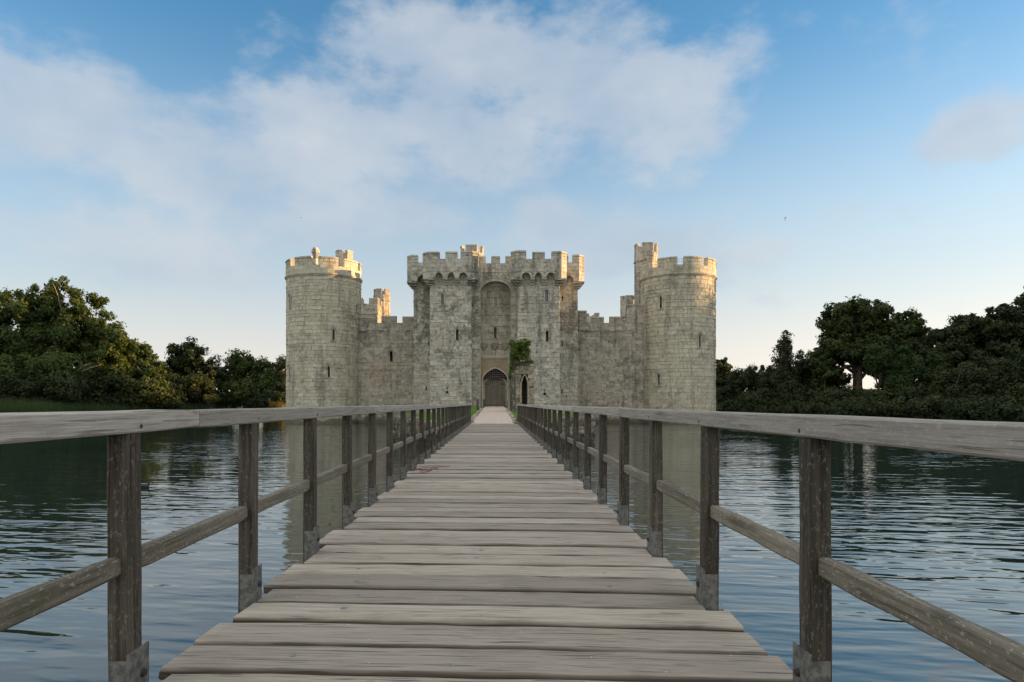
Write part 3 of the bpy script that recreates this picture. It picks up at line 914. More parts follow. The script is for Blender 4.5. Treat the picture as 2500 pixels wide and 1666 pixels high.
# ---------------------------------------------------------------- gatehouse
GX = -0.12
gh = thing('gatehouse', (GX, 74, 0), 'tall central gatehouse with twin battlemented towers and arched wooden gate', 'gatehouse', CG)
gblocks = []; gcore = MB()
ops_store = {}
def gate_tower(sgn):
    # plan x range of front and wing
    if sgn < 0: fx0, fx1, wx0, wx1 = -6.97, -2.60, -9.12, -6.97
    else: fx0, fx1, wx0, wx1 = 2.27, 6.72, 6.72, 9.03
    FY, WY = 72.0, 75.6
    Sf = Plane((fx0, FY), (fx1, FY)); ops = []
    zf = lambda py: PZ(py, FY)
    if sgn < 0:
        W = [(1080.5, 717, 745, .30, True), (1116.5, 804, 831, .28, False)]; KH = (1091.5, 944, 961)
    else:
        W = [(1334.5, 708, 736, .30, True), (1335.5, 807, 834, .28, False)]; KH = (1330, 951, 965)
    for (px, py0, py1, w, pane) in W:
        ops.append(slit_window(gh, Sf, PX(px, FY) - fx0, zf(py1), w, zf(py0) - zf(py1), M['gate'], pane, pane, .14))
    # key-hole gun loop: slot over a round hole
    ku = PX(KH[0], FY) - fx0; kz0, kz1 = zf(KH[2]), zf(KH[1])
    km = MB(); arch_ring(km, Sf, ku, .30, .09, kz0, kz0 + .14, kz0 + .30, -.3, .06, False, .5, 10)
    ko = km.build('gun_loop', M['gate'], gh, tints=True)
    ops += [(ku - .14, ku + .14, kz0, kz0 + .28), (ku - .05, ku + .05, kz0 + .28, kz1)]
    skin(gcore, Sf, 0, Sf.w, .2, 16.2, ops)
    gblocks.extend(lay(Sf, 0, Sf.w, .3, 16.1, .38, .54, rects(ops, .1), 31 + sgn))
    # flanks of the front tower
    for (p0, p1) in (((fx1, FY), (fx1, 78)), ((fx0, 78), (fx0, FY))):
        Sp = Plane(p0, p1); skin(gcore, Sp, 0, Sp.w, .2, 16.2); gblocks.extend(lay(Sp, 0, Sp.w, .3, 16.1, .38, .54, seed=int(p0[0] * 7)))
    # wing
    Sw = Plane((wx0, WY), (wx1, WY)); wo_ = []
    loops = [(1041, 945, 953), (1047.3, 832, 845)] if sgn < 0 else [(1373, 722, 734), (1372.5, 833, 846), (1372, 952, 961)]
    for (px, py0, py1) in loops:
        u = PX(px, WY) - wx0; u = min(Sw.w - .1, max(.1, u)); wo_.append((u - .06, u + .06, PZ(py1, WY), PZ(py0, WY)))
    skin(gcore, Sw, 0, Sw.w, -.6, 16.6, wo_)
    gblocks.extend(lay(Sw, 0, Sw.w, -.4, 16.5, .40, .56, rects(wo_, .02), 37 + sgn))
    side = ((wx0, 86), (wx0, WY)) if sgn < 0 else ((wx1, WY), (wx1, 86))
    Sp = Plane(*side); skin(gcore, Sp, 0, Sp.w, -.6, 16.6); gblocks.extend(lay(Sp, 0, Sp.w, -.4, 16.5, .40, .56, seed=71 + sgn))
    gcore.prism([(min(fx0, wx0), WY + .3), (max(fx1, wx1), WY + .3), (max(fx1, wx1), 86), (min(fx0, wx0), 86)], 16.0, 16.5, .5)
    gcore.quad((fx0, FY, 16.3), (fx1, FY, 16.3), (fx1, 78, 16.3), (fx0, 78, 16.3), .5)
    # machicolated parapets: front and wing
    def machic(x0, x1, y, yb, zc, zw, zcr, zt, arches, pj, chl, chr_, mer):
        """corbelled parapet: corbels, arched band, wall, merlons"""
        X0, X1, Yf = x0 - pj * chl, x1 + pj * chr_, y - pj
        c = .62
        poly = []
        poly += [(X0 + (c if chl else 0), Yf), (X1 - (c if chr_ else 0), Yf)]
        if chr_: poly += [(X1, Yf + c)]
        poly += [(X1, yb), (X0, yb)]
        if chl: poly += [(X0, Yf + c)]
        par = MB(); strip(par, poly, 0, -.5, zw, zcr, True, .5)
        po = par.build('parapet', M['gate'], gh, tints=True)
        # facing stones on the front of the parapet
        mbs = MB(); fp = ([poly[-1]] if chl else []) + poly[:2] + ([poly[2]] if chr_ else [])
        L = sum((Vector(fp[i + 1]) - Vector(fp[i])).length for i in range(len(fp) - 1))
        rows = 3; hh = (zcr - zw) / rows
        for k in range(rows):
            s = 0
            while s < L - .06:
                w = random.uniform(.4, .85)
                if L - s - w < .3: w = L - s
                q = sub_path(fp, s + .015, s + w - .015)
                if len(q) > 1: strip(mbs, q, .01 + random.uniform(.01, .04), -.1, zw + k * hh + .015, zw + (k + 1) * hh - .015, tint=random.random())
                s += w
        mbs.build('facing_stones', M['gate'], po, tints=True)
        # arched band below: piers between arches
        Sb = Plane((X0 + (c if chl else 0), Yf), (X1 - (c if chr_ else 0), Yf))
        zs = zc + (zw - zc) * .52
        band = MB(); edges = []
        for (ua, ub) in arches:
            a_, b_ = PX(ua, Yf) - Sb.o.x, PX(ub, Yf) - Sb.o.x; edges.append((a_, b_))
            pts = arch_pts(b_ - a_, zs, zw - .06, 8)
            uc = (a_ + b_) / 2
            for i in range(8):
                (u0, z0), (u1, z1) = pts[i], pts[i + 1]
                band.quad(Sb.at(uc + u1, z1), Sb.at(uc + u0, z0), Sb.at(uc + u0, zw), Sb.at(uc + u1, zw), .5)
                band.quad(Sb.at(uc + u0, z0), Sb.at(uc + u1, z1), Sb.at(uc + u1, z1, -.45), Sb.at(uc + u0, z0, -.45), .5)
        piers = []; last = 0
        for (a_, b_) in edges: piers.append((last, a_)); last = b_
        piers.append((last, Sb.w))
        def pier_solid(mbx, a_, b_, n0, n1, z0, z1, tint):
            P = [Sb.at(a_, z0, n1), Sb.at(b_, z0, n1), Sb.at(b_, z0, n0), Sb.at(a_, z0, n0), Sb.at(a_, z1, n1), Sb.at(b_, z1, n1), Sb.at(b_, z1, n0), Sb.at(a_, z1, n0)]
            mbx.add(P, [(0, 3, 2, 1), (4, 5, 6, 7), (0, 1, 5, 4), (1, 2, 6, 5), (2, 3, 7, 6), (3, 0, 4, 7)], tint)
        for (a_, b_) in piers: pier_solid(band, a_, b_, -.5, .002, zs, zw, random.random())
        band.build('machicolation', M['gate'], po, tints=True)
        # chamfered corners of the band
        cb = MB()
        if chl: cb.prism([(X0, Yf + c), (X0 + c, Yf), (X0 + c, Yf + .5), (X0 + .5, Yf + c + .2), (X0, Yf + c + .2)], zs, zw + .003, .5); cb.prism([(X0, Yf + c), (X0 + .4, Yf + c), (X0 + .4, yb), (X0, yb)], zs, zw + .003, .4)
        if chr_: cb.prism([(X1 - c, Yf), (X1, Yf + c), (X1, Yf + c + .2), (X1 - .5, Yf + c + .2), (X1 - c, Yf + .5)], zs, zw + .003, .5); cb.prism([(X1 - .4, Yf + c), (X1, Yf + c), (X1, yb), (X1 - .4, yb)], zs, zw + .003, .4)
        if cb.v: cb.build('corner_band', M['gate'], po, tints=True)
        # corbels, three rolls each
        for i, (a_, b_) in enumerate(piers):
            if b_ - a_ < .12: continue
            co = MB(); H = (zs - zc) / 3
            ca_, cb_ = a_, b_
            first, lastp = (i == 0 and chl), (i == len(piers) - 1 and chr_)
            for k in range(3):
                out = -pj + pj * (k + 1) / 3 - .02 * (k == 2)
                zz = zc + k * H
                xa_ = ca_ - (c * (.35 + .3 * k) if first else 0); xb_ = cb_ + (c * (.35 + .3 * k) if lastp else 0)
                # rounded nose
                prof = [(-pj - .1, zz), (out - .07, zz), (out, zz + H * .35), (out, zz + H * .7), (out - .06, zz + H * .97), (-pj - .1, zz + H * .97)]
                m_ = len(prof)
                vv = [Sb.at(xa_, z_, n_) for n_, z_ in prof] + [Sb.at(xb_, z_, n_) for n_, z_ in prof]
                co.add(vv, [tuple(range(m_ - 1, -1, -1)), tuple(range(m_, 2 * m_))] + [(q, (q + 1) % m_, m_ + (q + 1) % m_, m_ + q) for q in range(m_)], random.random())
                if first or lastp:      # wrap of the corner corbel round the chamfer
                    xc = X0 if first else X1; s_ = 1 if first else -1
                    e = pj - (pj + out)  # how far short of the parapet face
                    e = -out
                    co.prism([(xc + s_ * e, Yf + c + .15), (xc + s_ * (c + .0), Yf + e), (xc + s_ * (c + .6), Yf + e), (xc + s_ * (c + .6), Yf + 1.4), (xc + s_ * e, Yf + 1.4)][::(1 if s_ > 0 else -1)], zz + .01, zz + H * .95, .5)
            co.build('corbel', M['gate'], po, tints=True)
        # merlons
        closed = fp
        off = 0.0
        spans = []
        s_front0 = (Vector(fp[1]) - Vector(fp[0])).length if chl else 0
        for (ua, ub) in mer:
            sa = 0.0 if ua is None else s_front0 + (PX(ua, Yf) - Sb.o.x)
            sb_ = L if ub is None else s_front0 + (PX(ub, Yf) - Sb.o.x)
            spans.append((sa, sb_))
        merlons(gh, fp, spans, zcr, zt, .5, M['gate'], .02)
        # merlons along the side
        if chl or chr_:
            side = [poly[2], poly[3]] if chr_ else [poly[-2], poly[-1]]
            Ls = (Vector(side[1]) - Vector(side[0])).length
            sp = [(.6 + k * 1.9, min(Ls, .6 + k * 1.9 + 1.3)) for k in range(int(Ls // 1.9) + 1) if .6 + k * 1.9 < Ls - .3]
            if chl: sp = [(Ls - b_, Ls - a_) for a_, b_ in sp]
            merlons(gh, side, sp, zcr, zt, .5, M['gate'], .02)
    if sgn < 0:
        machic(fx0, fx1, FY, 77.5, 14.75, 16.05, 17.38, 18.25, [(1061.4, 1081), (1092.3, 1109.7), (1120.3, 1141.4)], .72, 1, 1,
               [(None, 1073.2), (1087.2, 1116.7), (1123.4, None)])
        machic(wx0, wx1 - .45, WY, 84, 15.0, 16.4, 17.75, 18.6, [(1018.5, 1041)], .70, 1, 0, [(None, 1021), (1031, None)])
    else:
        machic(fx0, fx1, FY, 77.5, 14.75, 16.05, 17.38, 18.25, [(1273.3, 1295.7), (1305.5, 1323.8), (1334.2, 1355.5)], .72, 1, 1,
               [(None, 1285), (1300, 1330.8), (1345.4, None)])
        machic(wx0 + .45, wx1, WY, 84, 15.0, 16.4, 17.75, 18.6, [(1381, 1401)], .70, 0, 1, [(None, 1387), (1398, None)])
gate_tower(-1); gate_tower(1)

# middle wall between the towers, with its tall arched recess
CY = 73.6
mx0, mx1 = -2.60, 2.27
Sc = Plane((mx0, CY), (mx1, CY))
ac = (PX(1173.7, CY) + PX(1246.6, CY)) / 2 - mx0; aw = PX(1246.6, CY) - PX(1173.7, CY)
zspr, zcr_ = PZ(712, CY), PZ(687, CY)
A = arch_pts(aw, zspr, zcr_, 14)
for (u0, u1) in ((0, ac - aw / 2), (ac + aw / 2, Sc.w)): skin(gcore, Sc, u0, u1, 1.0, 17.4)
for i in range(14):
    (u0, z0), (u1, z1) = A[i], A[i + 1]
    gcore.quad(Sc.at(ac + u1, z1), Sc.at(ac + u0, z0), Sc.at(ac + u0, 17.4), Sc.at(ac + u1, 17.4), .5)
    gcore.quad(Sc.at(ac + u0, z0), Sc.at(ac + u1, z1), Sc.at(ac + u1, z1, -.9), Sc.at(ac + u0, z0, -.9), .5)
for s_ in (-1, 1):
    gcore.quad(Sc.at(ac + s_ * aw / 2, 1.0), Sc.at(ac + s_ * aw / 2, 1.0, -.9), Sc.at(ac + s_ * aw / 2, zspr, -.9), Sc.at(ac + s_ * aw / 2, zspr), .5)
gcore.quad((mx0, CY, 17.4), (mx1, CY, 17.4), (mx1, CY + .6, 17.4), (mx0, CY + .6, 17.4), .5)
gcore.quad((mx1, CY + .6, 15), (mx0, CY + .6, 15), (mx0, CY + .6, 17.4), (mx1, CY + .6, 17.4), .5)
def arch_block(za, zb):
    if za > zcr_ - .02: return []
    if za <= zspr: hw = aw / 2
    else: hw = aw / 2 * math.sqrt(max(0, 1 - ((za - zspr) / (zcr_ - zspr)) ** 2))
    return [(ac - hw - .12, ac + hw + .12)]
gblocks.extend(lay(Sc, 0, Sc.w, 1.2, 17.35, .40, .54, arch_block, 55))
# voussoirs of the recess arch
for i in range(14):
    v = MB(); (u0, z0), (u1, z1) = A[i], A[i + 1]
    cu, cz = 0, zspr
    P = []
    for (u, z) in ((u0, z0), (u1, z1)):
        dv = Vector((u - cu, z - cz + .6)).normalized()
        P.append(((u, z), (u + dv.x * .24, z + dv.y * .24)))
    q = [P[0][0], P[0][1], P[1][1], P[1][0]]
    vv = [Sc.at(ac + a_, b_, .06) for a_, b_ in q] + [Sc.at(ac + a_, b_, -.2) for a_, b_ in q]
    v.add(vv, [(0, 1, 2, 3), (7, 6, 5, 4), (0, 4, 5, 1), (1, 5, 6, 2), (2, 6, 7, 3), (3, 7, 4, 0)], random.random())
    v.build('voussoir', M['trim'], gh, tints=True)
merlons(gh, [(mx0, CY), (mx1, CY)], [(PX(1166, CY) - mx0 - .5, PX(1186.3, CY) - mx0), (PX(1199, CY) - mx0, PX(1220.8, CY) - mx0), (PX(1234, CY) - mx0, Sc.w)], 17.4, 18.2, .5, M['gate'], .0)

# back wall of the recess
RY = CY + .75
Sr = Plane((mx0 + .3, RY), (mx1 - .3, RY)); r0 = mx0 + .3
dcx = PX(1209, RY) - r0
rops = [(PX(1206, RY) - r0, PX(1212.3, RY) - r0, PZ(826, RY), PZ(798, RY))]
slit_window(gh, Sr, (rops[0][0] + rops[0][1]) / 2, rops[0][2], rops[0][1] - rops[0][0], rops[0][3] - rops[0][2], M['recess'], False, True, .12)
gz0, gspr, gcrown = PZ(993, RY), PZ(926, RY), PZ(900, RY)
gw = 2.64
gate_hole = (dcx - gw / 2 - .05, dcx + gw / 2 + .05, gz0 - .1, gcrown + .05)
skin(gcore, Sr, 0, Sr.w, 1.0, 15.6, rops + [gate_hole], .7)
gate_panel_top = PZ(876, RY)
rb = lay(Sr, 0, Sr.w, gate_panel_top + .25, 15.5, .62, .80, rects(rops, .1), 77, .05)
rlow = lay(Sr, 0, dcx - gw / 2 - .25, gz0 - .3, gate_panel_top - .05, .45, .5, seed=78) + lay(Sr, dcx + gw / 2 + .25, Sr.w, gz0 - .3, gate_panel_top - .05, .45, .5, seed=79)
gcore.build('core_wall', M['core'], gh, tints=True)
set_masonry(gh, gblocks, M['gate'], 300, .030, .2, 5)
mbx = MB()
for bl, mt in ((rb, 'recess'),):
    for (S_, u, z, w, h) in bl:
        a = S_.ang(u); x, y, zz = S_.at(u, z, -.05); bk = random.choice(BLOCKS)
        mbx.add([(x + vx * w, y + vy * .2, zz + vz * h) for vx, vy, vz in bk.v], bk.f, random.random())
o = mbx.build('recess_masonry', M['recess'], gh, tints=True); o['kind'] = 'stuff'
# label mould over the gate panel, panel with pointed arch, inner arch
lm = MB(); ua, ub = PX(1174, RY) - r0, PX(1246, RY) - r0
for (z0, z1, nn) in ((gate_panel_top - .02, gate_panel_top + .10, .16), (gate_panel_top + .10, gate_panel_top + .24, .26), (gate_panel_top + .24, gate_panel_top + .32, .12)):
    P = [Sr.at(ua, z0, nn), Sr.at(ub, z0, nn), Sr.at(ub, z0, -.05), Sr.at(ua, z0, -.05), Sr.at(ua, z1, nn), Sr.at(ub, z1, nn), Sr.at(ub, z1, -.05), Sr.at(ua, z1, -.05)]
    lm.add(P, [(0, 3, 2, 1), (4, 5, 6, 7), (0, 1, 5, 4), (1, 2, 6, 5), (2, 3, 7, 6), (3, 0, 4, 7)], .5)
lm.build('label_mould', M['trim'], gh, tints=True)
pn = MB()
GA = arch_pts(gw, gspr, gcrown, 16, 2)
for i in range(16):
    (u0, z0), (u1, z1) = GA[i], GA[i + 1]
    pn.quad(Sr.at(dcx + u1, z1, .08), Sr.at(dcx + u0, z0, .08), Sr.at(dcx + u0, gate_panel_top, .08), Sr.at(dcx + u1, gate_panel_top, .08), .5)
    pn.quad(Sr.at(dcx + u0, z0, .08), Sr.at(dcx + u1, z1, .08), Sr.at(dcx + u1, z1, -.5), Sr.at(dcx + u0, z0, -.5), .5)
for s_ in (-1, 1):
    e = ua if s_ < 0 else ub; j = dcx + s_ * gw / 2
    a_, b_ = min(e, j), max(e, j)
    pn.quad(Sr.at(a_, gz0 - .1, .08), Sr.at(b_, gz0 - .1, .08), Sr.at(b_, gate_panel_top, .08), Sr.at(a_, gate_panel_top, .08), .5)
    pn.quad(Sr.at(j, gz0 - .1, .08), Sr.at(j, gz0 - .1, -.5), Sr.at(j, gspr, -.5), Sr.at(j, gspr, .08), .5)
    pn.quad(Sr.at(e, gz0 - .1, .08), Sr.at(e, gz0 - .1, -.05), Sr.at(e, gate_panel_top, -.05), Sr.at(e, gate_panel_top, .08), .5)
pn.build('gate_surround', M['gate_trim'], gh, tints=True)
am = MB(); arch_ring(am, Sr, dcx, gw, .14, gz0 - .1, gspr, gcrown, .06, .14, 2, .6, 16)
am.build('arch_moulding', M['trim'], gh, tints=True)
dw = 2.26; dspr, dcrown = PZ(938, RY), PZ(923.5, RY)
ir = MB(); arch_ring(ir, Sr, dcx, dw, .20, gz0 - .1, dspr, dcrown, -.62, -.34, False, .5, 14)
ir.build('inner_arch', M['trim'], gh, tints=True)
# portcullis: crossing iron-shod bars with pointed feet above the doors
pc = MB()
zb0, zb1 = PZ(924, RY), gcrown + .02
for k in range(13):
    u = dcx - gw / 2 + .08 + k * (gw - .16) / 12
    pc.box(*(lambda p: (p[0] - .05, p[0] + .05, p[1] - .05, p[1] + .03))(Sr.at(u, 0, -.22)), zb0 - .03, zb1)
    x, y, _ = Sr.at(u, 0, -.22)
    pc.add([(x - .05, y - .05, zb0 - .03), (x + .05, y - .05, zb0 - .03), (x + .05, y + .03, zb0 - .03), (x - .05, y + .03, zb0 - .03), (x, y, zb0 - .2)], [(0, 1, 4), (1, 2, 4), (2, 3, 4), (3, 0, 4)])
for k in range(5):
    z = zb0 + .06 + k * (zb1 - zb0) / 5
    x0, y, _ = Sr.at(dcx - gw / 2, 0, -.25); x1 = x0 + gw
    pc.box(x0, x1, y - .05, y + .02, z, z + .09)
pc.build('portcullis', M['iron'], gh)
# pale wall of the passage seen through the bars
bk_ = MB(); bk_.quad(Sr.at(dcx - gw / 2, dcrown - .3, -.66), Sr.at(dcx + gw / 2, dcrown - .3, -.66), Sr.at(dcx + gw / 2, gcrown + .1, -.66), Sr.at(dcx - gw / 2, gcrown + .1, -.66), .8)
bk_.build('passage_wall', M['pale'], gh, tints=True)
# double door of vertical planks
for s_ in (-1, 1):
    dm = MB()
    u0, u1 = (dcx - dw / 2, dcx - .012) if s_ < 0 else (dcx + .012, dcx + dw / 2)
    x0, y, _ = Sr.at(u0, 0, -.56); x1 = x0 + u1 - u0
    dm.box(x0, x1, y, y + .06, gz0 + .05, dcrown)
    door = dm.build('gate_door', M['door'], gh)
    npl = 6
    for k in range(npl):
        a_ = x0 + (x1 - x0) * k / npl + .012; b_ = x0 + (x1 - x0) * (k + 1) / npl - .012
        pl = MB(); dz = random.uniform(0, .015)
        w_ = b_ - a_; H_ = dcrown - gz0 - .1
        pl.box(-H_ / 2, H_ / 2, -w_ / 2, w_ / 2, -.02, .02)
        me = pl.mesh('door_plank', M['door'])
        o = obj_from(me, 'door_plank', ((a_ + b_) / 2, y - .02 - dz, gz0 + .05 + H_ / 2), door)
        o.rotation_euler = (R(90), R(90), 0)
        o.matrix_parent_inverse = Matrix.Identity(4)
        o.location = ((a_ + b_) / 2, y - .02 - dz, gz0 + .05 + H_ / 2)
    for zz in (gz0 + .25, gz0 + 1.35, gz0 + 2.25):
        rm = MB(); rm.box(x0, x1, y - .085, y - .03, zz, zz + .12); rm.build('door_rail', M['door'], door)
    st = MB(); st.box(x0 if s_ < 0 else x1 - .55, x0 + .55 if s_ < 0 else x1, y - .105, y - .07, gz0 + 2.42, gz0 + 2.5); st.build('hinge_strap', M['iron'], door)
# three carved shields in a row
for px in (1182.5, 1208, 1233.5):
    u = PX(px, RY) - r0; zt, zb = PZ(838, RY), PZ(855, RY); w = .36
    out = [(-w, zt), (w, zt), (w, zt - .35), (w * .75, zt - .52), (w * .35, zb + .1), (0, zb), (-w * .35, zb + .1), (-w * .75, zt - .52), (-w, zt - .35)]
    sh = MB(); m_ = len(out)
    vv = [Sr.at(u + a_, b_, .16) for a_, b_ in out] + [Sr.at(u + a_ * 1.06, b_, .0) for a_, b_ in out]
    sh.add(vv, [tuple(range(m_))[::-1], *[(q, (q + 1) % m_, m_ + (q + 1) % m_, m_ + q) for q in range(m_)]], .2)
    so = sh.build('shield', M['carved'], gh, tints=True)
    ch_ = MB(); p = Sr.at(u, 0, .19); ch_.box(p[0] - w * .8, p[0] + w * .8, p[1], p[1] + .05, zt - .32, zt - .22, .1); ch_.box(p[0] - .05, p[0] + .05, p[1], p[1] + .05, zb + .12, zt - .08, .1)
    ch_.build('shield_charge', M['recess'], so, tints=True)
# statue niche above
nm = MB(); nu = PX(1210, RY) - r0; z0 = PZ(751, RY); z1 = PZ(724, RY)
arch_ring(nm, Sr, nu, .34, .14, z0, z1 - .25, z1, -.05, .16, True, .5, 8)
no = nm.build('niche', M['recess'], gh, tints=True)
he = MB(); he.tube([Sr.at(nu, z0 + .1, .06), Sr.at(nu, z0 + .5, .1), Sr.at(nu, z0 + .75, .08), Sr.at(nu, z0 + .98, .06)], [.12, .16, .1, .07], 8)
he.build('carved_helm', M['recess'], no)
# stair turret behind the left gate tower
turret(gh, PX(1153, 77), 77.0, 1.38, 16.0, 18.4, 19.1, 19.9, 8, 22.5, M['gate'], .27, .8)

# ---------------------------------------------------------------- curtain walls
def curtain(x0, x1, y, zc, label, spans, seed, window=None, steps=()):
    t = thing('curtain_wall', ((x0 + x1) / 2, y, 0), label, 'wall', CG)
    S = Plane((x0, y), (x1, y)); ops = []
    if window:
        px, py0, py1 = window; u = PX(px, y) - x0
        ops.append(slit_window(t, S, u, PZ(py1, y), .34, PZ(py0, y) - PZ(py1, y), M['wall'], False, False, .13))
    mb = MB(); skin(mb, S, 0, S.w, -.6, zc, ops, 1.6)
    mb.quad((x0, y, zc), (x1, y, zc), (x1, y + 1.7, zc), (x0, y + 1.7, zc), .5)
    mb.quad((x1, y + 1.7, -.6), (x0, y + 1.7, -.6), (x0, y + 1.7, zc), (x1, y + 1.7, zc), .5)
    mb.build('core_wall', M['core'], t, tints=True)
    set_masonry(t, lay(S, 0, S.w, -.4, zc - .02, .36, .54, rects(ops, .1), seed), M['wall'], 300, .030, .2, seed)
    pl_ = MB(); pl_.box(x0, x1, y - .16, y + .1, -.6, .34, .4); pl_.box(x0, x1, y - .08, y + .1, .34, .46, .6); pl_.build('plinth', M['wall'], t, tints=True)
    path = [(x0, y), (x1, y)]
    for (a, b2, zt) in spans:
        merlons(t, path, [(max(0, PX(a, y) - x0), min(S.w, PX(b2, y) - x0))], zc, PZ(zt, y), .55, M['wall'], .03)
    # broken weathered ledge below the battlements
    u = .1
    rr = random.Random(seed)
    while u < S.w - .3:
        w = rr.uniform(.25, .6)
        if rr.random() < .68:
            lb = MB(); zz = zc - .95 + rr.uniform(-.05, .05)
            x, yy, _ = S.at(u, 0, .02)
            lb.box(x, x + w - .03, yy - rr.uniform(.08, .2), yy + .2, zz, zz + rr.uniform(.14, .24), rr.random())
            lb.build('ledge_stone', M['wall'], t, tints=True)
        u += w
    return t
WY_ = 80.2
curtain(-17.2, -9.05, WY_, 11.75, 'curtain wall of weathered stone between left round tower and gatehouse',
        [(876, 918, 771), (931, 969, 771), (982, 1012, 771)], 41, (955.5, 857, 883))
curtain(8.95, 18.2, WY_, 11.75, 'curtain wall of weathered stone between gatehouse and right round tower',
        [(1404, 1433, 756.5), (1446, 1475, 772), (1488, 1517, 772), (1530, 1575, 743)], 43)

# ---------------------------------------------------------------- towers behind
def back_tower(label, x0, x1, y0, y1, zc, zt, seed, name='square_tower', extra=None):
    t = thing(name, ((x0 + x1) / 2, y0, 0), label, 'tower', CG)
    poly = [(x0, y0), (x1, y0), (x1, y1), (x0, y1)]
    mb = MB(); mb.prism(poly, -.6, zc, .5); mb.build('core_wall', M['core'], t, tints=True)
    bl = []
    for k in range(4):
        S = Plane(poly[k], poly[(k + 1) % 4])
        if k in (0, 1, 3): bl += lay(S, 0, S.w, 6.0, zc - .02, .5, .8, seed=seed + k)
    set_masonry(t, bl, M['wall'], 120, .030, .2, seed)
    sc_ = MB(); strip(sc_, poly, .12, -.1, zc - 1.5, zc - 1.3, True, .6); sc_.build('string_course', M['trim'], t, tints=True)
    path = poly + [poly[0]]
    spans = []; s = 0
    for k in range(4):
        L = (Vector(path[k + 1]) - Vector(path[k])).length
        nn = max(2, round(L / 2.2)); step = (L + .8) / nn
        spans += [(s + i * step, s + i * step + step - .8) for i in range(nn)]
        s += L
    merlons(t, path, spans, zc, zt, .5, M['wall'], .03)
    if extra: extra(t)
    return t
YB = 98.0
back_tower('square stone tower behind the left curtain wall, its right face golden in sun', PX(866, YB), PX(922, YB), YB, YB + 7, PZ(742, YB), PZ(727.5, YB), 61, extra=lambda t: turret(t, PX(932, 103), 103.0, 1.25, 13, PZ(735, 103), PZ(722, 103), PZ(708, 103), 8, 22.5, M['wall'], .3, .3))
tt = thing('round_turret', (PX(1535, 104), 104, 0), 'slim round turret peeping over the right curtain wall beside the drum tower', 'turret', CG)
turret(tt, PX(1535, 104), 104.0, 1.25, -.5, PZ(775, 104), PZ(734, 104), PZ(724, 104), 10, 18, M['gate'], .22, .4)
back_tower('far stone tower top just showing above the right curtain wall', PX(1428, 112), PX(1463, 112), 112, 115, PZ(772, 112), PZ(764, 112), 67)

# ---------------------------------------------------------------- ruined barbican beside the path
BY = 54.0
br = thing('barbican_ruin', (2.2, BY, 1.5), 'ruined barbican wall with a broken pointed doorway, right of the path', 'ruin')
gzb = isl_top(BY) - .1
S = Plane((1.50, BY), (3.05, BY)); bx0 = 1.50
du0, du1 = PX(1274, BY) - bx0, PX(1288, BY) - bx0
duc, dww = (du0 + du1) / 2, du1 - du0
zsb, zcb = PZ(936, BY), PZ(917, BY)
def ruin_blocks(S, u0, u1, z0, topf, hole, seed, thick=1.1):
    rr = random.Random(seed); out = []
    z = z0
    while z < 8:
        h = rr.uniform(.26, .42); u = u0
        while u < u1 - .02:
            w = rr.uniform(.3, .62)
            if u1 - u - w < .2: w = u1 - u
            um = u + w / 2
            if z + h * .6 < topf(um):
                a, b2 = u, u + w
                hw = hole(z) if hole else None
                segs = [(a, b2)]
                if hw: segs = [(a, min(b2, hw[0])), (max(a, hw[1]), b2)]
                for (p, q) in segs:
                    if q - p > .07: out.append((p, q, z, h))
            u += w
        z += h
    for (p, q, z, h) in out:
        mbb = MB(); jx = rr.uniform(-.05, .05)
        c0 = S.at(p + .01, 0, rr.uniform(0, .07)); 
        P = []
        nn0, nn1 = rr.uniform(.0, .08), -thick
        for zz in (z + .01, z + h - .01):
            for (u_, n_) in ((p + .01, nn0), (q - .01, nn0), (q - .01, nn1), (p + .01, nn1)):
                x, y, _ = S.at(u_, 0, n_); P.append((x + rr.uniform(-.02, .02), y + rr.uniform(-.03, .03), zz + rr.uniform(-.02, .02)))
        mbb.add(P, [(0, 3, 2, 1), (4, 5, 6, 7), (0, 1, 5, 4), (1, 2, 6, 5), (2, 3, 7, 6), (3, 0, 4, 7)], rr.random())
        mbb.build('stone', M['ruin'], br, tints=True)
def hole(z):
    if z < zsb: hw = dww / 2
    elif z < zcb: hw = dww / 2 * (1 - ((z - zsb) / (zcb - zsb)) ** 1.5)
    else: return None
    return (duc - hw - .12, duc + hw + .12)
def topf(u):
    k = u / S.w
    if k < .75: return PZ(868, BY) + .3 * math.sin(u * 7) - .2 * k
    if k < .93: return PZ(893, BY)
    return PZ(930, BY)
ruin_blocks(S, 0, S.w, gzb, topf, hole, 5)
pa = MB(); arch_ring(pa, S, duc, dww, .15, gzb, zsb, zcb, -.75, .10, True, .8, 10); pa.build('doorway_arch', M['ruin'], br, tints=True)
pa = MB(); arch_ring(pa, S, duc, dww - .02, .10, gzb, zsb, zcb - .02, -1.0, -.30, True, .5, 10); pa.build('inner_arch', M['trim'], br, tints=True)
chm = MB()
for (a0_, a1_, b0_, b1_) in ((1.55, 1.85, 55.2, 57.6), (2.75, 3.05, 55.2, 57.2), (1.55, 3.05, 57.3, 57.7)): chm.box(a0_, a1_, b0_, b1_, gzb, PZ(885, 56) - random.uniform(0, .5), random.random())
chm.box(1.6, 3.0, 55.1, 57.5, PZ(905, 56), PZ(898, 56), .5)
chm.build('guard_chamber', M['ruin'], br, tints=True)
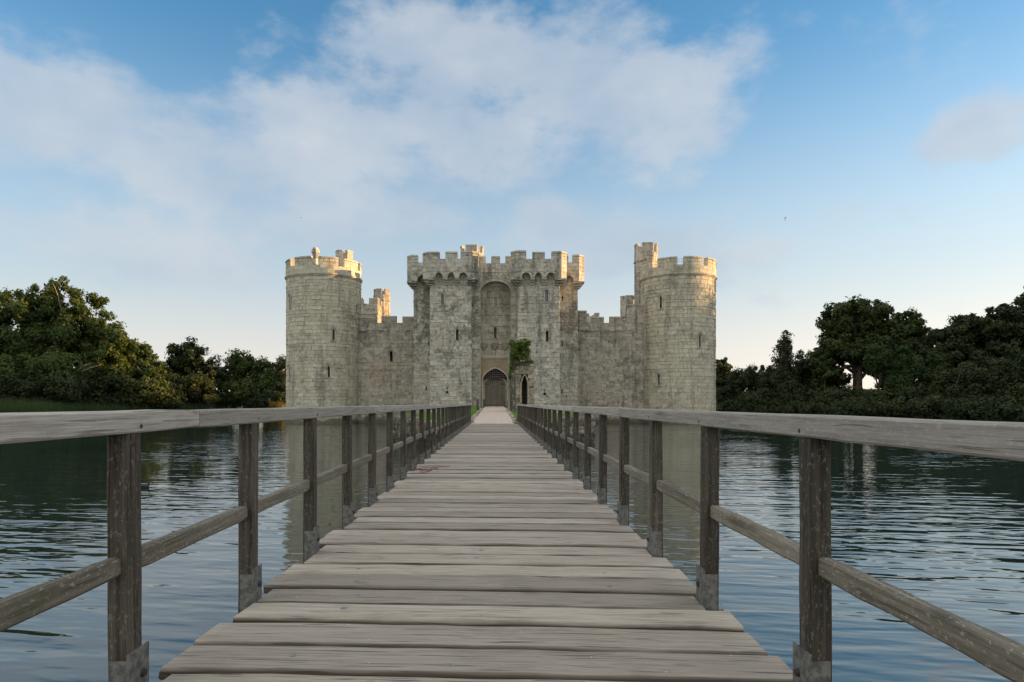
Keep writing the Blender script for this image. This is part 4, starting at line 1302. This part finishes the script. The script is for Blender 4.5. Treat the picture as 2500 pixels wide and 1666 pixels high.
# moulded jamb facing the path: clustered shafts, darker stone standing in for their shade
for k, (px, y, rr_) in enumerate([(1244, 54.6, .14), (1247.5, 54.35, .11), (1251, 54.15, .15), (1255, 54.0, .12)]):
    sh = MB(); x = PX(px, y)
    zt = PZ(855 + (3 - k) * 3, y)
    sh.tube([(x, y, gzb), (x, y, gzb + .35), (x + .01, y, (gzb + zt) / 2), (x, y, zt)], [rr_ * 1.4, rr_, rr_, rr_ * .95], 8)
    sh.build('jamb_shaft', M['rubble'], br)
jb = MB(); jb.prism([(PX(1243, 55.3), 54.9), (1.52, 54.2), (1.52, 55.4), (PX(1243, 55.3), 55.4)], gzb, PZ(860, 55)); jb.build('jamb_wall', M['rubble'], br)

# ================================================================== FOOTBRIDGE
DECK = 1.2
fb = thing('footbridge', (0, 17, DECK), 'grey weathered plank footbridge with post-and-rail sides leading to the castle', 'bridge')
def timber(L, w, h, segs, jit, ch, rr):
    """squared timber, grain along local X, chamfered and slightly irregular"""
    mb = MB()
    prof = [(-w / 2 + ch, -h / 2), (w / 2 - ch, -h / 2), (w / 2, -h / 2 + ch), (w / 2, h / 2 - ch), (w / 2 - ch, h / 2), (-w / 2 + ch, h / 2), (-w / 2, h / 2 - ch), (-w / 2, -h / 2 + ch)]
    k = 8
    for i in range(segs + 1):
        x = -L / 2 + L * i / segs
        j1, j2, j3, j4 = (rr.uniform(-jit, jit) for _ in range(4))
        e = ch * .6 if i in (0, segs) else 0
        for (y, z) in prof:
            mb.v.append((x + (rr.uniform(-jit, jit) if i in (0, segs) else 0), (y + (j1 if y > 0 else j2)) * (1 - e / w), (z + (j3 if z > 0 else j4) * .7) * (1 - e / h)))
    for i in range(segs):
        for q in range(k):
            mb.f.append((i * k + q, (i + 1) * k + q, (i + 1) * k + (q + 1) % k, i * k + (q + 1) % k)); mb.t.append(0)
    mb.f.append(tuple(range(k))); mb.f.append(tuple(segs * k + q for q in range(k - 1, -1, -1))); mb.t += [0, 0]
    return mb
rr = random.Random(99)
POST0, BAY = 2.49, 1.265
posts_y = [POST0 + BAY * i for i in range(-6, 28)]
SKEW = .055
PITCH = BAY / 4
disc = MB()
for i in range(10): disc.v.append((math.cos(i * .628) , math.sin(i * .628), 0))
for i in range(10): disc.v.append((math.cos(i * .628) * .75, math.sin(i * .628) * .75, .35))
disc.f = [tuple(range(10, 20))] + [(i, (i + 1) % 10, 10 + (i + 1) % 10, 10 + i) for i in range(10)]; disc.t = [0] * 11
nail_me = disc.mesh('nail_head', M['nail'])
bolt_me = disc.mesh('bolt', M['iron'])
y = -5.6; k = 0
while y < 37.0:
    near = y < 14
    w = PITCH - (rr.uniform(.015, .026) if rr.random() < .75 else .034)
    def clash(side_x):
        yl = y - SKEW * side_x
        return any(yl + w / 2 > p - .02 and yl - w / 2 < p + .12 for p in posts_y)
    xl = -1.335 if clash(-1.4) else -1.415 + rr.uniform(-.018, .018)
    xr = 1.135 if clash(1.2) else 1.21 + rr.uniform(-.018, .018)
    L = (xr - xl) * math.sqrt(1 + SKEW ** 2)
    mbp = timber(L, w, .065, 12 if near else 2, .004 if near else .003, .016, rr)
    xc = (xl + xr) / 2
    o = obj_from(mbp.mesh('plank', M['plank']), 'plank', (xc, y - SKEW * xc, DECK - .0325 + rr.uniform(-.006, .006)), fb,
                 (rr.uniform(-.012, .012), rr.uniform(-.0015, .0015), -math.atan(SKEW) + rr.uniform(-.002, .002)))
    if near and y > 1.5:
        for fx in (-.30, .30, -.02) if rr.random() < .6 else (-.30, .31):
            if rr.random() < .75:
                s = rr.uniform(.014, .022)
                q = obj_from(nail_me, 'nail_head', (fx * L + rr.uniform(-.05, .05), rr.uniform(-.07, .07), .0325), None, None, (s, s, .004))
                q.parent = o
    y += PITCH + rr.uniform(-.006, .006); k += 1

def place_timber(mb, name, mat, c, axis, parent=fb, extra=(0, 0, 0)):
    rot = {'x': (0, 0, 0), 'y': (0, 0, R(90)), 'z': (0, R(90), 0)}[axis]
    return obj_from(mb.mesh(name, mat), name, c, parent, tuple(a + b for a, b in zip(rot, extra)))
LEFT_IN, LEFT_OUT, RIGHT_IN, RIGHT_OUT = -1.343, -1.418, 1.15, 1.228
TOPL, TOPR = CAM_Z - .028, CAM_Z - .045
for side in (-1, 1):
    xin, xout = (LEFT_IN, LEFT_OUT) if side < 0 else (RIGHT_IN, RIGHT_OUT)
    xm = (xin + xout) / 2; top = TOPL if side < 0 else TOPR
    for i, py_ in enumerate(posts_y):
        near = py_ < 9
        z0, z1 = .72, top - .082
        lean = rr.uniform(-.007, .007)
        p = place_timber(timber(z1 - z0, .10, .078, 8 if near else 2, .0025, .005, rr), 'post', M['post'], (xm, py_ + .05, (z0 + z1) / 2), 'z', extra=(0, lean, 0))
        # timber's local Y is world Y after the turn about Y, local Z is world X: sizes (.10 deep, .078 wide)
        pm = p.data
        # L-shaped steel shoe with a bolt
        zs0, zs1 = DECK - .22, DECK + .165
        s_ = -side                     # towards the deck
        bm_ = MB(); t_ = .007
        xi = xin + s_ * .002
        a, b2 = sorted((xi, xi + s_ * t_))
        bm_.box(a, b2, py_ - .011, py_ + .135, zs0, zs1 + .02)
        a, b2 = sorted((xout + s_ * .012, xi - s_ * .0005))
        bm_.box(a, b2, py_ - .010, py_ - .003, zs0, zs1 - .005)
        br_o = bm_.build('bracket', M['steel'], None)
        br_o.parent = p; br_o.matrix_parent_inverse = (Matrix.Translation(p.location) @ p.rotation_euler.to_matrix().to_4x4()).inverted()
        if py_ > 0 and py_ < 22:
            q = obj_from(bolt_me, 'bolt', (xi + s_ * (t_ + .001), py_ + .085, DECK + .085), None, (0, R(90) * s_, 0), (.017, .017, .035))
            q.parent = p; q.matrix_parent_inverse = br_o.matrix_parent_inverse.copy()
            if py_ < 12:
                q = obj_from(bolt_me, 'nail_head', (xin + s_ * .001, py_ + .045, top - .125), None, (0, R(90) * s_, 0), (.008, .008, .006))
                q.parent = p; q.matrix_parent_inverse = br_o.matrix_parent_inverse.copy()
        # middle rail of this bay
        if i < len(posts_y) - 1:
            nr = place_timber(timber(BAY - .012, .050, .076, 8 if near else 3, .004, .009, rr), 'middle_rail', M['midrail'],
                              ((xout + side * -.026), py_ + .05 + BAY / 2, CAM_Z - .598 + rr.uniform(-.004, .004)), 'y', extra=(0, 0, rr.uniform(-.002, .002)))
    # top rail in lengths with butt joints
    ys_ = [-5.6, 0.9, 3.07, 7.45, 11.6, 15.4, 19.2, 23, 26.8, 30.6, 34.4, posts_y[-1] + .2] if side < 0 else [-5.6, 1.2, 6.3, 10.2, 14.0, 17.8, 21.6, 25.4, 29.2, 33.0, posts_y[-1] + .2]
    for a, b2 in zip(ys_[:-1], ys_[1:]):
        nseg = max(3, int((b2 - a) * 4)) if a < 12 else 3
        ro = place_timber(timber(b2 - a - .003, .115, .082, nseg, .0022, .007, rr), 'top_rail', M['rail'],
                          (xin - s_ * .045 * 1 + side * .0, (a + b2) / 2, top - .041 + rr.uniform(-.003, .002)), 'y', extra=(0, rr.uniform(-.0015, .0015) if a < 20 else 0, rr.uniform(-.0012, .0012)))
        for py_ in posts_y:
            if a < py_ + .05 < b2 and .5 < py_ < 12:
                q = obj_from(bolt_me, 'nail_head', (xin - s_ * .045 + s_ * .0582, py_ + .07, top - .058), None, (0, R(90) * s_, 0), (.009, .009, .006))
                q.parent = ro; q.matrix_parent_inverse = (Matrix.Translation(ro.location) @ ro.rotation_euler.to_matrix().to_4x4()).inverted()
for x in (-1.18, -.1, .98):
    for a in np.arange(-5.6, 37, 6.1):
        b2 = min(37.3, a + 6.1)
        place_timber(timber(b2 - a, .16, .24, 3, .003, .008, rr), 'beam', M['under'], (x, (a + b2) / 2, DECK - .065 - .125), 'y')
for i in range(-3, 28, 3):
    yb = POST0 + BAY * i + .7
    place_timber(timber(2.9, .2, .2, 3, .003, .01, rr), 'cross_beam', M['under'], (-.1, yb, DECK - .42), 'x')
    for x in (-1.12, .92):
        mbq = MB(); mbq.tube([(0, 0, -1.6), (0, 0, DECK - .5)], [.14, .13], 10); o = mbq.build('pile', M['under'], fb, origin=(x, yb, 0))

# red twine snagged at the deck edge
tw = MB(); pts = []
for i in range(60):
    t = i / 59
    pts.append((-1.30 + .34 * t + .06 * math.sin(t * 23), 11.05 + .22 * math.sin(t * 9) + .1 * math.cos(t * 31), DECK + .012 + .012 * abs(math.sin(t * 17))))
tw.tube(pts, [.005] * 60, 5)
tw.tube([(-1.33, 10.9, DECK + .02), (-1.2, 11.2, DECK + .05), (-1.05, 11.6, DECK + .015), (-.8, 11.7, DECK + .012)], [.005] * 4, 5)
o = tw.build('red_twine', M['red']); tag(o, 'tangle of faded red twine at the left edge of the deck', 'twine')

# small bollards by the gate
for i, (px, y_, h_, lab) in enumerate([(1166, 60, 1.0, 'low wooden post with pale top on the grass left of the path'), (1182, 70.5, .85, 'thin wooden post at the left side of the gate'), (1232.5, 70.5, .75, 'thin wooden post at the right side of the gate'), (1241, 59, .9, 'dark wooden post right of the path near the ruin')]):
    x = PX(px, y_); bo = thing('wooden_bollard', (x, y_, isl_top(y_)), lab, 'bollard', 'bollards along the gate path')
    z = isl_top(y_) - .1
    mbb = MB(); mbb.tube([(x, y_, z), (x, y_, z + h_), (x, y_, z + h_ + .08)], [.10, .09, .05], 8); mbb.build('shaft', M['post'], bo)
    mbb = MB(); mbb.tube([(x, y_, z + h_ - .08), (x, y_, z + h_ + .0)], [.098, .096], 8); mbb.build('cap_band', M['steel'] if i == 0 else M['post'], bo)

# ================================================================== VEGETATION
def leaf_cloud(name, centers, size, mat, tints, out=None):
    """diamond leaves at given points facing roughly outward"""
    N = len(centers); C = np.asarray(centers, float)
    nrm = rng.normal(size=(N, 3))
    if out is not None: nrm = nrm * .75 + out
    nrm /= np.linalg.norm(nrm, axis=1, keepdims=True) + 1e-9
    a = np.cross(nrm, rng.normal(size=(N, 3))); a /= np.linalg.norm(a, axis=1, keepdims=True) + 1e-9
    b = np.cross(nrm, a)
    s = size * rng.uniform(.6, 1.35, (N, 1))
    V = np.stack([C + a * s, C + b * s * .48 + nrm * s * .12, C - a * s * .85, C - b * s * .48 + nrm * s * .12], 1).reshape(-1, 3)
    Fq = np.arange(N * 4).reshape(N, 4)
    return np_mesh(name, V, Fq, tints, mat)

def crown_points(ells, n, clump=.2, fill=.25):
    """points in leafy clumps spread through a union of ellipsoids"""
    vols = np.array([(e[3] * e[4] * e[5]) ** (2 / 3) for e in ells]); vols /= vols.sum()
    P, O, T = [], [], []
    clumps = []
    for e, f in zip(ells, vols):
        c = np.array(e[:3]); r = np.array(e[3:6])
        nc = max(14, int(70 * (f * len(ells)) ** .5))
        per = int(n * f / nc)
        for k in range(nc):
            dv = rng.normal(size=3); dv /= np.linalg.norm(dv)
            rad = rng.uniform(.62, .98) if rng.random() > fill else rng.uniform(.2, .6)
            cc = c + dv * r * rad
            cr = clump * r.mean() * rng.uniform(.6, 1.5) * np.array([1.05, 1.05, .9])
            u = rng.normal(size=(per, 3)); u /= np.linalg.norm(u, axis=1, keepdims=True)
            rr_ = rng.uniform(.25, 1.0, (per, 1)) ** .5 * (1 + .18 * rng.normal(size=(per, 1)))
            P.append(cc + u * rr_ * cr); O.append(u * .8 + dv * .6 + np.array([0, 0, .35]))
            tt_ = rng.uniform(0, 1)
            T.append(np.clip(tt_ * .6 + rng.uniform(0, .4, per) + .12 * u[:, 2], 0, 1))
            clumps.append(cc)
    return np.concatenate(P), np.concatenate(O), np.concatenate(T), clumps

def tree(name, label, x, y, ells, nleaf, size, leafmat, trunk_r, fork=.45, group=None, cat='tree', clump=.19, fill=.25, limbs=14, barkmat=None, base=None, bare=None):
    zb = float(ground_z(x, y)) - .15 if base is None else base
    t = thing(name, (x, y, zb), label, cat, group)
    P, O, T, cl = crown_points(ells, nleaf, clump, fill)
    me = leaf_cloud('crown', P, size, M[leafmat], T, O)
    o = bpy.data.objects.new('crown', me); COL.objects.link(o); adopt(o, t)
    if trunk_r:
        cz = np.array([e[2] for e in ells]); top = max(e[2] + e[5] * .5 for e in ells)
        zf = zb + (top - zb) * fork
        mb = MB()
        cxm = float(np.mean([e[0] for e in ells])); cym = float(np.mean([e[1] for e in ells]))
        mid = (x * .6 + cxm * .4 + random.uniform(-.2, .2), y, zf)
        tp = (x * .3 + cxm * .7, y * .5 + cym * .5, top)
        mb.tube([(x, y, zb - .2), (x, y, zb + .5), mid, tp], [trunk_r * 1.45, trunk_r, trunk_r * .75, trunk_r * .12], 9)
        for c in random.sample(cl, min(limbs, len(cl))):
            s = Vector(mid).lerp(Vector(tp), random.uniform(-.15, .6)); e = Vector(c)
            m_ = s.lerp(e, .5) + Vector((random.uniform(-.4, .4), random.uniform(-.4, .4), random.uniform(-.1, .7)))
            q = s.lerp(e, .8) + Vector((random.uniform(-.3, .3), 0, random.uniform(-.2, .4)))
            mb.tube([s, m_, q, e], [trunk_r * .42, trunk_r * .26, trunk_r * .14, trunk_r * .05], 6)
        tro = mb.build('trunk', barkmat or M['bark'], t, smooth=True)
        if bare:
            bm_ = MB()
            for pth in bare: bm_.tube(pth, [.08, .055, .035, .012][:len(pth)], 6)
            bm_.build('bare_branch', M['pale_bark'], t, smooth=True)
    return t

def E(px, py, rx, ry, Y, dep=None, dy=0):
    s = Y / F
    return (PX(px, Y), Y + dy, PZ(py, Y), rx * s, (dep if dep else rx * s * .9), ry * s)

# left bank
def P3(px, py, Y): return (PX(px, Y), Y, PZ(py, Y))
tree('oak_tree', 'tallest spreading oak at far left with bare pale branches at its crown', PX(128, 86), 86,
     [E(140, 735, 58, 58, 86), E(70, 770, 90, 70, 86), E(215, 785, 60, 78, 86), E(140, 850, 130, 75, 86), E(255, 850, 58, 72, 84), E(20, 870, 80, 70, 84), E(120, 915, 140, 60, 82)], 98000, .21, 'leaf_oak', .75, .35, 'trees on the left bank', limbs=26,
     bare=[[P3(150, 760, 82), P3(142, 725, 81.6), P3(133, 700, 81.4), P3(126, 690, 81.2)], [P3(150, 745, 82), P3(158, 715, 81.5), P3(172, 703, 81.2), P3(180, 696, 81)],
           [P3(190, 905, 78.5), P3(205, 893, 78), P3(222, 886, 77.8)], [P3(200, 908, 78.5), P3(222, 898, 78), P3(246, 892, 77.6)]])
tree('ash_tree', 'lower rounded tree on the left bank sloping down beside the tall oak', PX(315, 88), 88,
     [E(300, 860, 45, 50, 88), E(340, 890, 42, 55, 88), E(375, 925, 34, 45, 87), E(290, 925, 55, 50, 87), E(355, 950, 50, 40, 86)], 40000, .22, 'leaf_oak', .4, .4, 'trees on the left bank')
tree('maple_tree', 'dark pointed bushy tree standing alone left of the castle', PX(458, 97), 97,
     [E(450, 870, 40, 42, 97), E(420, 915, 40, 42, 97), E(495, 905, 42, 50, 97), E(455, 945, 78, 38, 96)], 32000, .22, 'leaf_dark', .4, .35, 'trees on the left bank', clump=.24)
tree('hawthorn_tree', 'rounded yellow-green tree nearest the left round tower', PX(600, 101), 101,
     [E(590, 893, 40, 38, 101), E(560, 925, 34, 36, 101), E(635, 925, 38, 52, 101), E(600, 955, 70, 30, 100)], 28000, .2, 'leaf_oak', .35, .35, 'trees on the left bank', clump=.24)
tree('willow_tree', 'pale grey-green tree half hidden behind the left round tower', PX(680, 132), 132,
     [E(672, 915, 26, 40, 132), E(700, 910, 32, 45, 132), E(690, 955, 40, 35, 132)], 12000, .24, 'leaf_grey', .3, .4, 'trees on the left bank')
tree('oak_tree', 'large dark tree cut off by the left edge of the view', PX(-120, 84), 84,
     [E(-100, 790, 110, 90, 84), E(-150, 870, 120, 90, 84), E(-30, 850, 70, 70, 82)], 26000, .3, 'leaf_dark', .6, .35, 'trees on the left bank')
tree('oak_tree', 'dark tree farther along the left bank, outside the left edge of the view', PX(-330, 82), 82,
     [E(-300, 830, 90, 80, 82), E(-380, 880, 100, 80, 82), E(-230, 900, 80, 60, 82)], 14000, .36, 'leaf_dark', .5, .35, 'trees on the left bank')
def shrub(label, Y, ells, n, size, mat, name='shrub', group=None, clump=.25):
    x = float(np.mean([e[0] for e in ells]))
    return tree(name, label, x, Y, ells, n, size, mat, .09, .3, group, 'shrub', clump=clump, limbs=8)
GL = 'shrubs on the left bank'
shrub('broad dark thicket under the tall oak at far left', 78, [E(30, 950, 90, 38, 78), E(140, 950, 80, 38, 78), E(-60, 945, 80, 45, 78)], 22000, .18, 'leaf_dark', 'thicket', GL)
shrub('dark undergrowth between the oak and the pointed tree', 84, [E(270, 945, 62, 46, 84), E(350, 955, 60, 38, 86), E(410, 962, 40, 30, 88), E(230, 925, 50, 50, 90)], 22000, .18, 'leaf_dark', 'undergrowth', GL)
shrub('low dark hedge along the far left bank under the oak', 80, [E(100, 975, 60, 18, 80), E(200, 975, 60, 18, 81), E(290, 978, 60, 18, 84), E(390, 980, 60, 16, 88), E(10, 975, 60, 18, 78)], 15000, .18, 'leaf_dark', 'hedge', GL)
shrub('small golden bush in front of the pointed tree', 90, [E(515, 973, 19, 11, 90)], 2600, .14, 'leaf_gold', 'bush', GL)
shrub('round dark bush at the water edge near the left round tower', 97, [E(622, 978, 27, 24, 97), E(640, 985, 16, 14, 97)], 6500, .16, 'leaf_dark', 'bush', GL)
shrub('low dark hedge behind the reeds left of the round tower', 104, [E(480, 972, 60, 20, 98), E(560, 975, 50, 18, 100), E(675, 975, 30, 18, 106)], 9000, .18, 'leaf_dark', 'hedge', GL)

# reeds on the left bank
pts = []
for _ in range(22000):
    yy = random.uniform(56, 101); 
    if yy < 72: xb_ = -66 + (yy - 42) / 30 * 17
    else: xb_ = -49 + (yy - 72) / 38 * 12
    off = random.uniform(-1.2, 3.0)
    xx = xb_ - off
    pts.append((xx, yy, max(-.1, float(-.1 + .25 * max(0, off)))))
o = bpy.data.objects.new('reed_bed', blades('reed_bed', pts, 1.7, 2.55, .03, M['reed'], .2)); COL.objects.link(o)
tag(o, 'long strip of tall green reeds along the left bank', 'reeds', kind='stuff')
pts = []
for _ in range(2600):
    Y = random.uniform(104, 110); px = random.gauss(672, 15)
    if not 642 < px < 700: continue
    pts.append((PX(px, Y), Y, .1))
o = bpy.data.objects.new('golden_reeds', blades('golden_reeds', pts, 1.6, 2.7, .04, M['reed_gold'], .2)); COL.objects.link(o)
tag(o, 'clump of reeds painted sunlit gold beside the left round tower', 'reeds', kind='stuff')

# right bank
GR = 'trees on the right bank'
tree('sycamore_tree', 'small tree peeping out right beside the right round tower', PX(1768, 112), 112, [E(1760, 905, 26, 34, 112), E(1772, 945, 34, 40, 112)], 11000, .24, 'leaf_shade', .3, .4, GR)
tree('birch_tree', 'slender loose birch rising above low trees right of the castle', PX(1915, 94), 94,
     [E(1918, 838, 16, 32, 94), E(1912, 875, 24, 36, 94), E(1918, 920, 30, 34, 94), E(1955, 880, 12, 26, 94)], 7500, .17, 'leaf_grey', .16, .6, GR, clump=.34, limbs=16)
tree('oak_tree', 'large spreading oak with visible trunk and sky beneath its crown', PX(2091, 90), 90,
     [E(2070, 780, 62, 46, 90), E(2130, 775, 50, 42, 90), E(2040, 840, 48, 48, 90), E(2150, 830, 60, 50, 90), E(2095, 855, 90, 38, 90), E(2010, 885, 38, 42, 90), E(2160, 885, 60, 30, 90), E(2035, 920, 40, 22, 89), E(2165, 915, 45, 22, 89)], 56000, .24, 'leaf_shade', .72, .42, GR, limbs=30, clump=.22)
tree('ash_tree', 'airy tree just right of the spreading oak', PX(2225, 97), 97,
     [E(2215, 795, 42, 36, 97), E(2245, 830, 36, 40, 97), E(2215, 860, 50, 40, 97)], 15000, .24, 'leaf_shade', .4, .35, GR, clump=.22)
tree('young_alder_tree', 'fresh green young tree in front of the airy tree', PX(2215, 80), 80, [E(2212, 870, 24, 30, 80), E(2222, 905, 34, 36, 80), E(2200, 935, 36, 26, 80)], 9000, .14, 'leaf_young', .12, .3, GR, clump=.3)
tree('young_alder_tree', 'smaller fresh green young tree to the right of its twin', PX(2290, 80), 80, [E(2288, 880, 17, 28, 80), E(2292, 915, 24, 30, 80)], 5500, .14, 'leaf_young', .1, .3, GR, clump=.3)
tree('young_alder_tree', 'green sapling below the spreading oak left of the fresh green trees', PX(2150, 82), 82, [E(2148, 880, 34, 28, 82), E(2140, 860, 20, 20, 82)], 7000, .15, 'leaf_young', .12, .5, GR, clump=.3)
tree('dark_oak_tree', 'broad dark tree at the right with domed top', PX(2340, 86), 86,
     [E(2310, 850, 58, 52, 86), E(2365, 820, 62, 55, 86), E(2340, 890, 90, 60, 86), E(2270, 890, 50, 45, 86), E(2350, 940, 100, 50, 84)], 40000, .26, 'leaf_dark', .5, .35, GR)
tree('dark_oak_tree', 'tall dark tree rising at the right edge of the view', PX(2460, 84), 84,
     [E(2440, 800, 60, 56, 84), E(2500, 790, 70, 62, 84), E(2470, 880, 100, 70, 84), E(2480, 940, 90, 50, 82)], 38000, .26, 'leaf_dark', .55, .35, GR)
GS = 'shrubs on the right bank'
shrub('low dark trees beside the right round tower', 108, [E(1810, 935, 34, 34, 108), E(1850, 925, 34, 36, 106), E(1780, 965, 40, 30, 108), E(1800, 995, 55, 18, 104)], 17000, .2, 'leaf_dark', 'thicket', GS)
shrub('dark thicket under the birch', 98, [E(1890, 935, 40, 42, 98), E(1940, 935, 48, 50, 96), E(1985, 915, 40, 55, 95), E(2020, 945, 45, 40, 92)], 26000, .2, 'leaf_dark', 'thicket', GS)
shrub('dark bank of bushes below the spreading oak', 86, [E(1860, 985, 62, 34, 92), E(1960, 982, 62, 36, 88), E(2060, 985, 62, 38, 83), E(2150, 982, 62, 38, 80), E(2100, 1000, 70, 26, 76), E(1990, 1000, 70, 24, 82), E(1880, 1002, 60, 20, 90), E(2200, 1000, 60, 26, 74), E(1925, 955, 30, 34, 90), E(2005, 952, 26, 30, 88), E(2185, 948, 40, 34, 82), E(2045, 962, 24, 22, 84)], 50000, .18, 'leaf_dark', 'undergrowth', GS)
shrub('dark bank of bushes at the right end of the moat', 76, [E(2240, 968, 60, 40, 79), E(2330, 958, 62, 48, 76), E(2430, 958, 72, 52, 73), E(2530, 958, 84, 56, 70), E(2280, 1000, 60, 30, 70), E(2370, 1000, 60, 32, 66), E(2460, 1002, 66, 34, 62), E(2560, 1005, 70, 38, 59), E(2300, 930, 40, 40, 78), E(2395, 925, 46, 46, 74), E(2490, 915, 50, 52, 71)], 56000, .18, 'leaf_dark', 'undergrowth', GS)
shrub('grey-green bush near the right edge of the view', 74, [E(2365, 915, 34, 28, 76), E(2450, 905, 40, 34, 74)], 9000, .14, 'leaf_grey', 'bush', GS)

# the wood goes on outside the view, to the right: it keeps the low sun off the castle's lower walls
P_, O_, T_ = [], [], []
trunks = MB()
wood_spots = [(72, 62), (80, 74), (76, 84), (88, 90), (84, 100), (92, 66), (94, 80), (96, 106), (104, 74), (106, 90), (84, 80), (80, 90)]
wood_spots += [(84 + (k % 3) * 9 + random.uniform(-1, 1), -8 + k * 3.6) for k in range(19)]
for (x, y) in wood_spots:
    zg = float(ground_z(x, y)); hgt = random.uniform(16.5, 19.5)
    pp, oo, tt_, _ = crown_points([(x, y, zg + hgt * .62, 6.2, 6.2, hgt * .36), (x + 2, y + 2, zg + hgt * .35, 5.5, 5.5, hgt * .28)], 5200, .24, .35)
    P_.append(pp); O_.append(oo); T_.append(tt_)
    trunks.tube([(x, y, zg - .3), (x, y, zg + hgt * .5), (x, y, zg + hgt * .85)], [.5, .38, .1], 7)
wd = thing('woodland', (85, 70, 3), 'tall dark wood continuing beyond the right edge of the view', 'woodland'); wd['kind'] = 'stuff'
me = leaf_cloud('foliage', np.concatenate(P_), .55, M['leaf_dark'], np.concatenate(T_), np.concatenate(O_))
o = bpy.data.objects.new('foliage', me); COL.objects.link(o); adopt(o, wd); o['kind'] = 'stuff'
o = trunks.build('trunks', M['bark'], wd); o['kind'] = 'stuff'

# ivy on the ruin
iv = thing('ivy_clump', (2.0, BY - .2, 5.8), 'bushy green ivy clump growing on top of the ruined barbican', 'ivy')
P, O, T, cl = crown_points([E(1275, 842, 20, 15, BY - .3, .7), E(1260, 852, 14, 15, BY - .3, .6), E(1283, 860, 12, 13, BY - .3, .6), E(1270, 872, 14, 9, BY - .3, .5), E(1288, 838, 8, 9, BY - .3, .4), E(1250, 838, 7, 8, BY - .3, .4)], 4800, .22, .2)
o = bpy.data.objects.new('leaves', leaf_cloud('leaves', P, .085, M['ivy'], T, O)); COL.objects.link(o); adopt(o, iv)
P, O, T, cl2 = crown_points([E(1251, 870, 6, 10, BY - .2, .3), E(1249, 892, 6, 14, BY - .1, .25), E(1246, 915, 4, 14, BY + .2, .2), E(1264, 884, 6, 8, BY - .2, .2), E(1297, 884, 6, 4, BY - .1, .3), E(1285, 882, 4, 5, BY - .2, .2)], 1700, .4, .3)
o = bpy.data.objects.new('hanging_leaves', leaf_cloud('hanging_leaves', P, .07, M['ivy'], T, O)); COL.objects.link(o); adopt(o, iv)
st = MB()
for c in random.sample(cl, 10): st.tube([(PX(1255, BY), BY, 4.5), (PX(1262, BY), BY - .1, 5.6), tuple(c)], [.05, .035, .01], 5)
st.build('stems', M['bark'], iv)

# ================================================================== BIRDS
def duck(x, y, hd, label, sc=1.0):
    t = thing('duck', (x, y, 0), label, 'duck', 'ducks on the moat')
    c, s = math.cos(hd), math.sin(hd)
    W = lambda a, b2, z: (x + (a * c - b2 * s) * sc, y + (a * s + b2 * c) * sc, z * sc)
    b = MB(); prof = [(-.24, .10, .012), (-.18, .085, .05), (-.08, .07, .085), (.04, .065, .095), (.13, .075, .08), (.17, .11, .055), (.185, .17, .038), (.20, .215, .045), (.225, .225, .038), (.25, .22, .018)]
    b.tube([W(a, 0, z) for a, z, r_ in prof], [r_ * sc for a, z, r_ in prof], 10)
    b.build('body', M['feather'], t, smooth=True)
    k = MB(); k.tube([W(.245, 0, .218), W(.275, 0, .21), W(.30, 0, .207)], [.016 * sc, .012 * sc, .005 * sc], 6); k.build('beak', M['beak'], t)
    for sg in (-1, 1):
        w = MB(); w.tube([W(.08, sg * .07, .10), W(-.06, sg * .085, .11), W(-.22, sg * .03, .12)], [.03 * sc, .045 * sc, .008 * sc], 6); w.build('wing', M['feather'], t, smooth=True)
Yd = 2.3 * F / (1192 - VY)
duck(PX(352, Yd), Yd, R(5), 'small dark duck swimming just right of the nearest left post', .62)
Yd = 2.3 * F / (1112 - VY)
duck(PX(497, Yd), Yd, R(20), 'small dark duck farther out on the left water', .9)

def bird(px, py, Y, span, label, roll):
    c = Vector(P3(px, py, Y)); t = thing('flying_bird', tuple(c), label, 'bird')
    ax = Vector((math.cos(roll), .2, math.sin(roll))).normalized()     # wing axis
    fw = Vector((-.5, -.6, .25)).normalized(); up = ax.cross(fw).normalized()
    b = MB(); b.tube([c - fw * span * .28, c - fw * span * .1, c + fw * span * .12, c + fw * span * .26], [.02 * span, .07 * span, .08 * span, .02 * span], 8); b.build('body', M['feather'], t, smooth=True)
    for sg in (-1, 1):
        w = MB()
        rt = c + ax * sg * .05 * span
        md = c + ax * sg * .28 * span + up * .10 * span; tp = c + ax * sg * .5 * span + up * .02 * span - fw * .12 * span
        ch = span * .14
        vv = []
        for pnt, cc in ((rt, ch), (md, ch * .9), (tp, ch * .15)):
            for nn in (.012 * span, -.012 * span):
                vv += [tuple(pnt + fw * cc * .5 + up * nn), tuple(pnt - fw * cc * .5 + up * nn)]
        w.add(vv, [(0, 1, 5, 4), (4, 5, 9, 8), (2, 6, 7, 3), (6, 10, 11, 7), (0, 4, 6, 2), (4, 8, 10, 6), (1, 3, 7, 5), (5, 7, 11, 9)])
        w.build('wing', M['feather'], t)
bird(1917, 533, 70, .55, 'small bird flying in the pale sky right of the castle', R(58))
bird(735, 531, 90, .3, 'tiny bird flying above the left round tower', R(15))
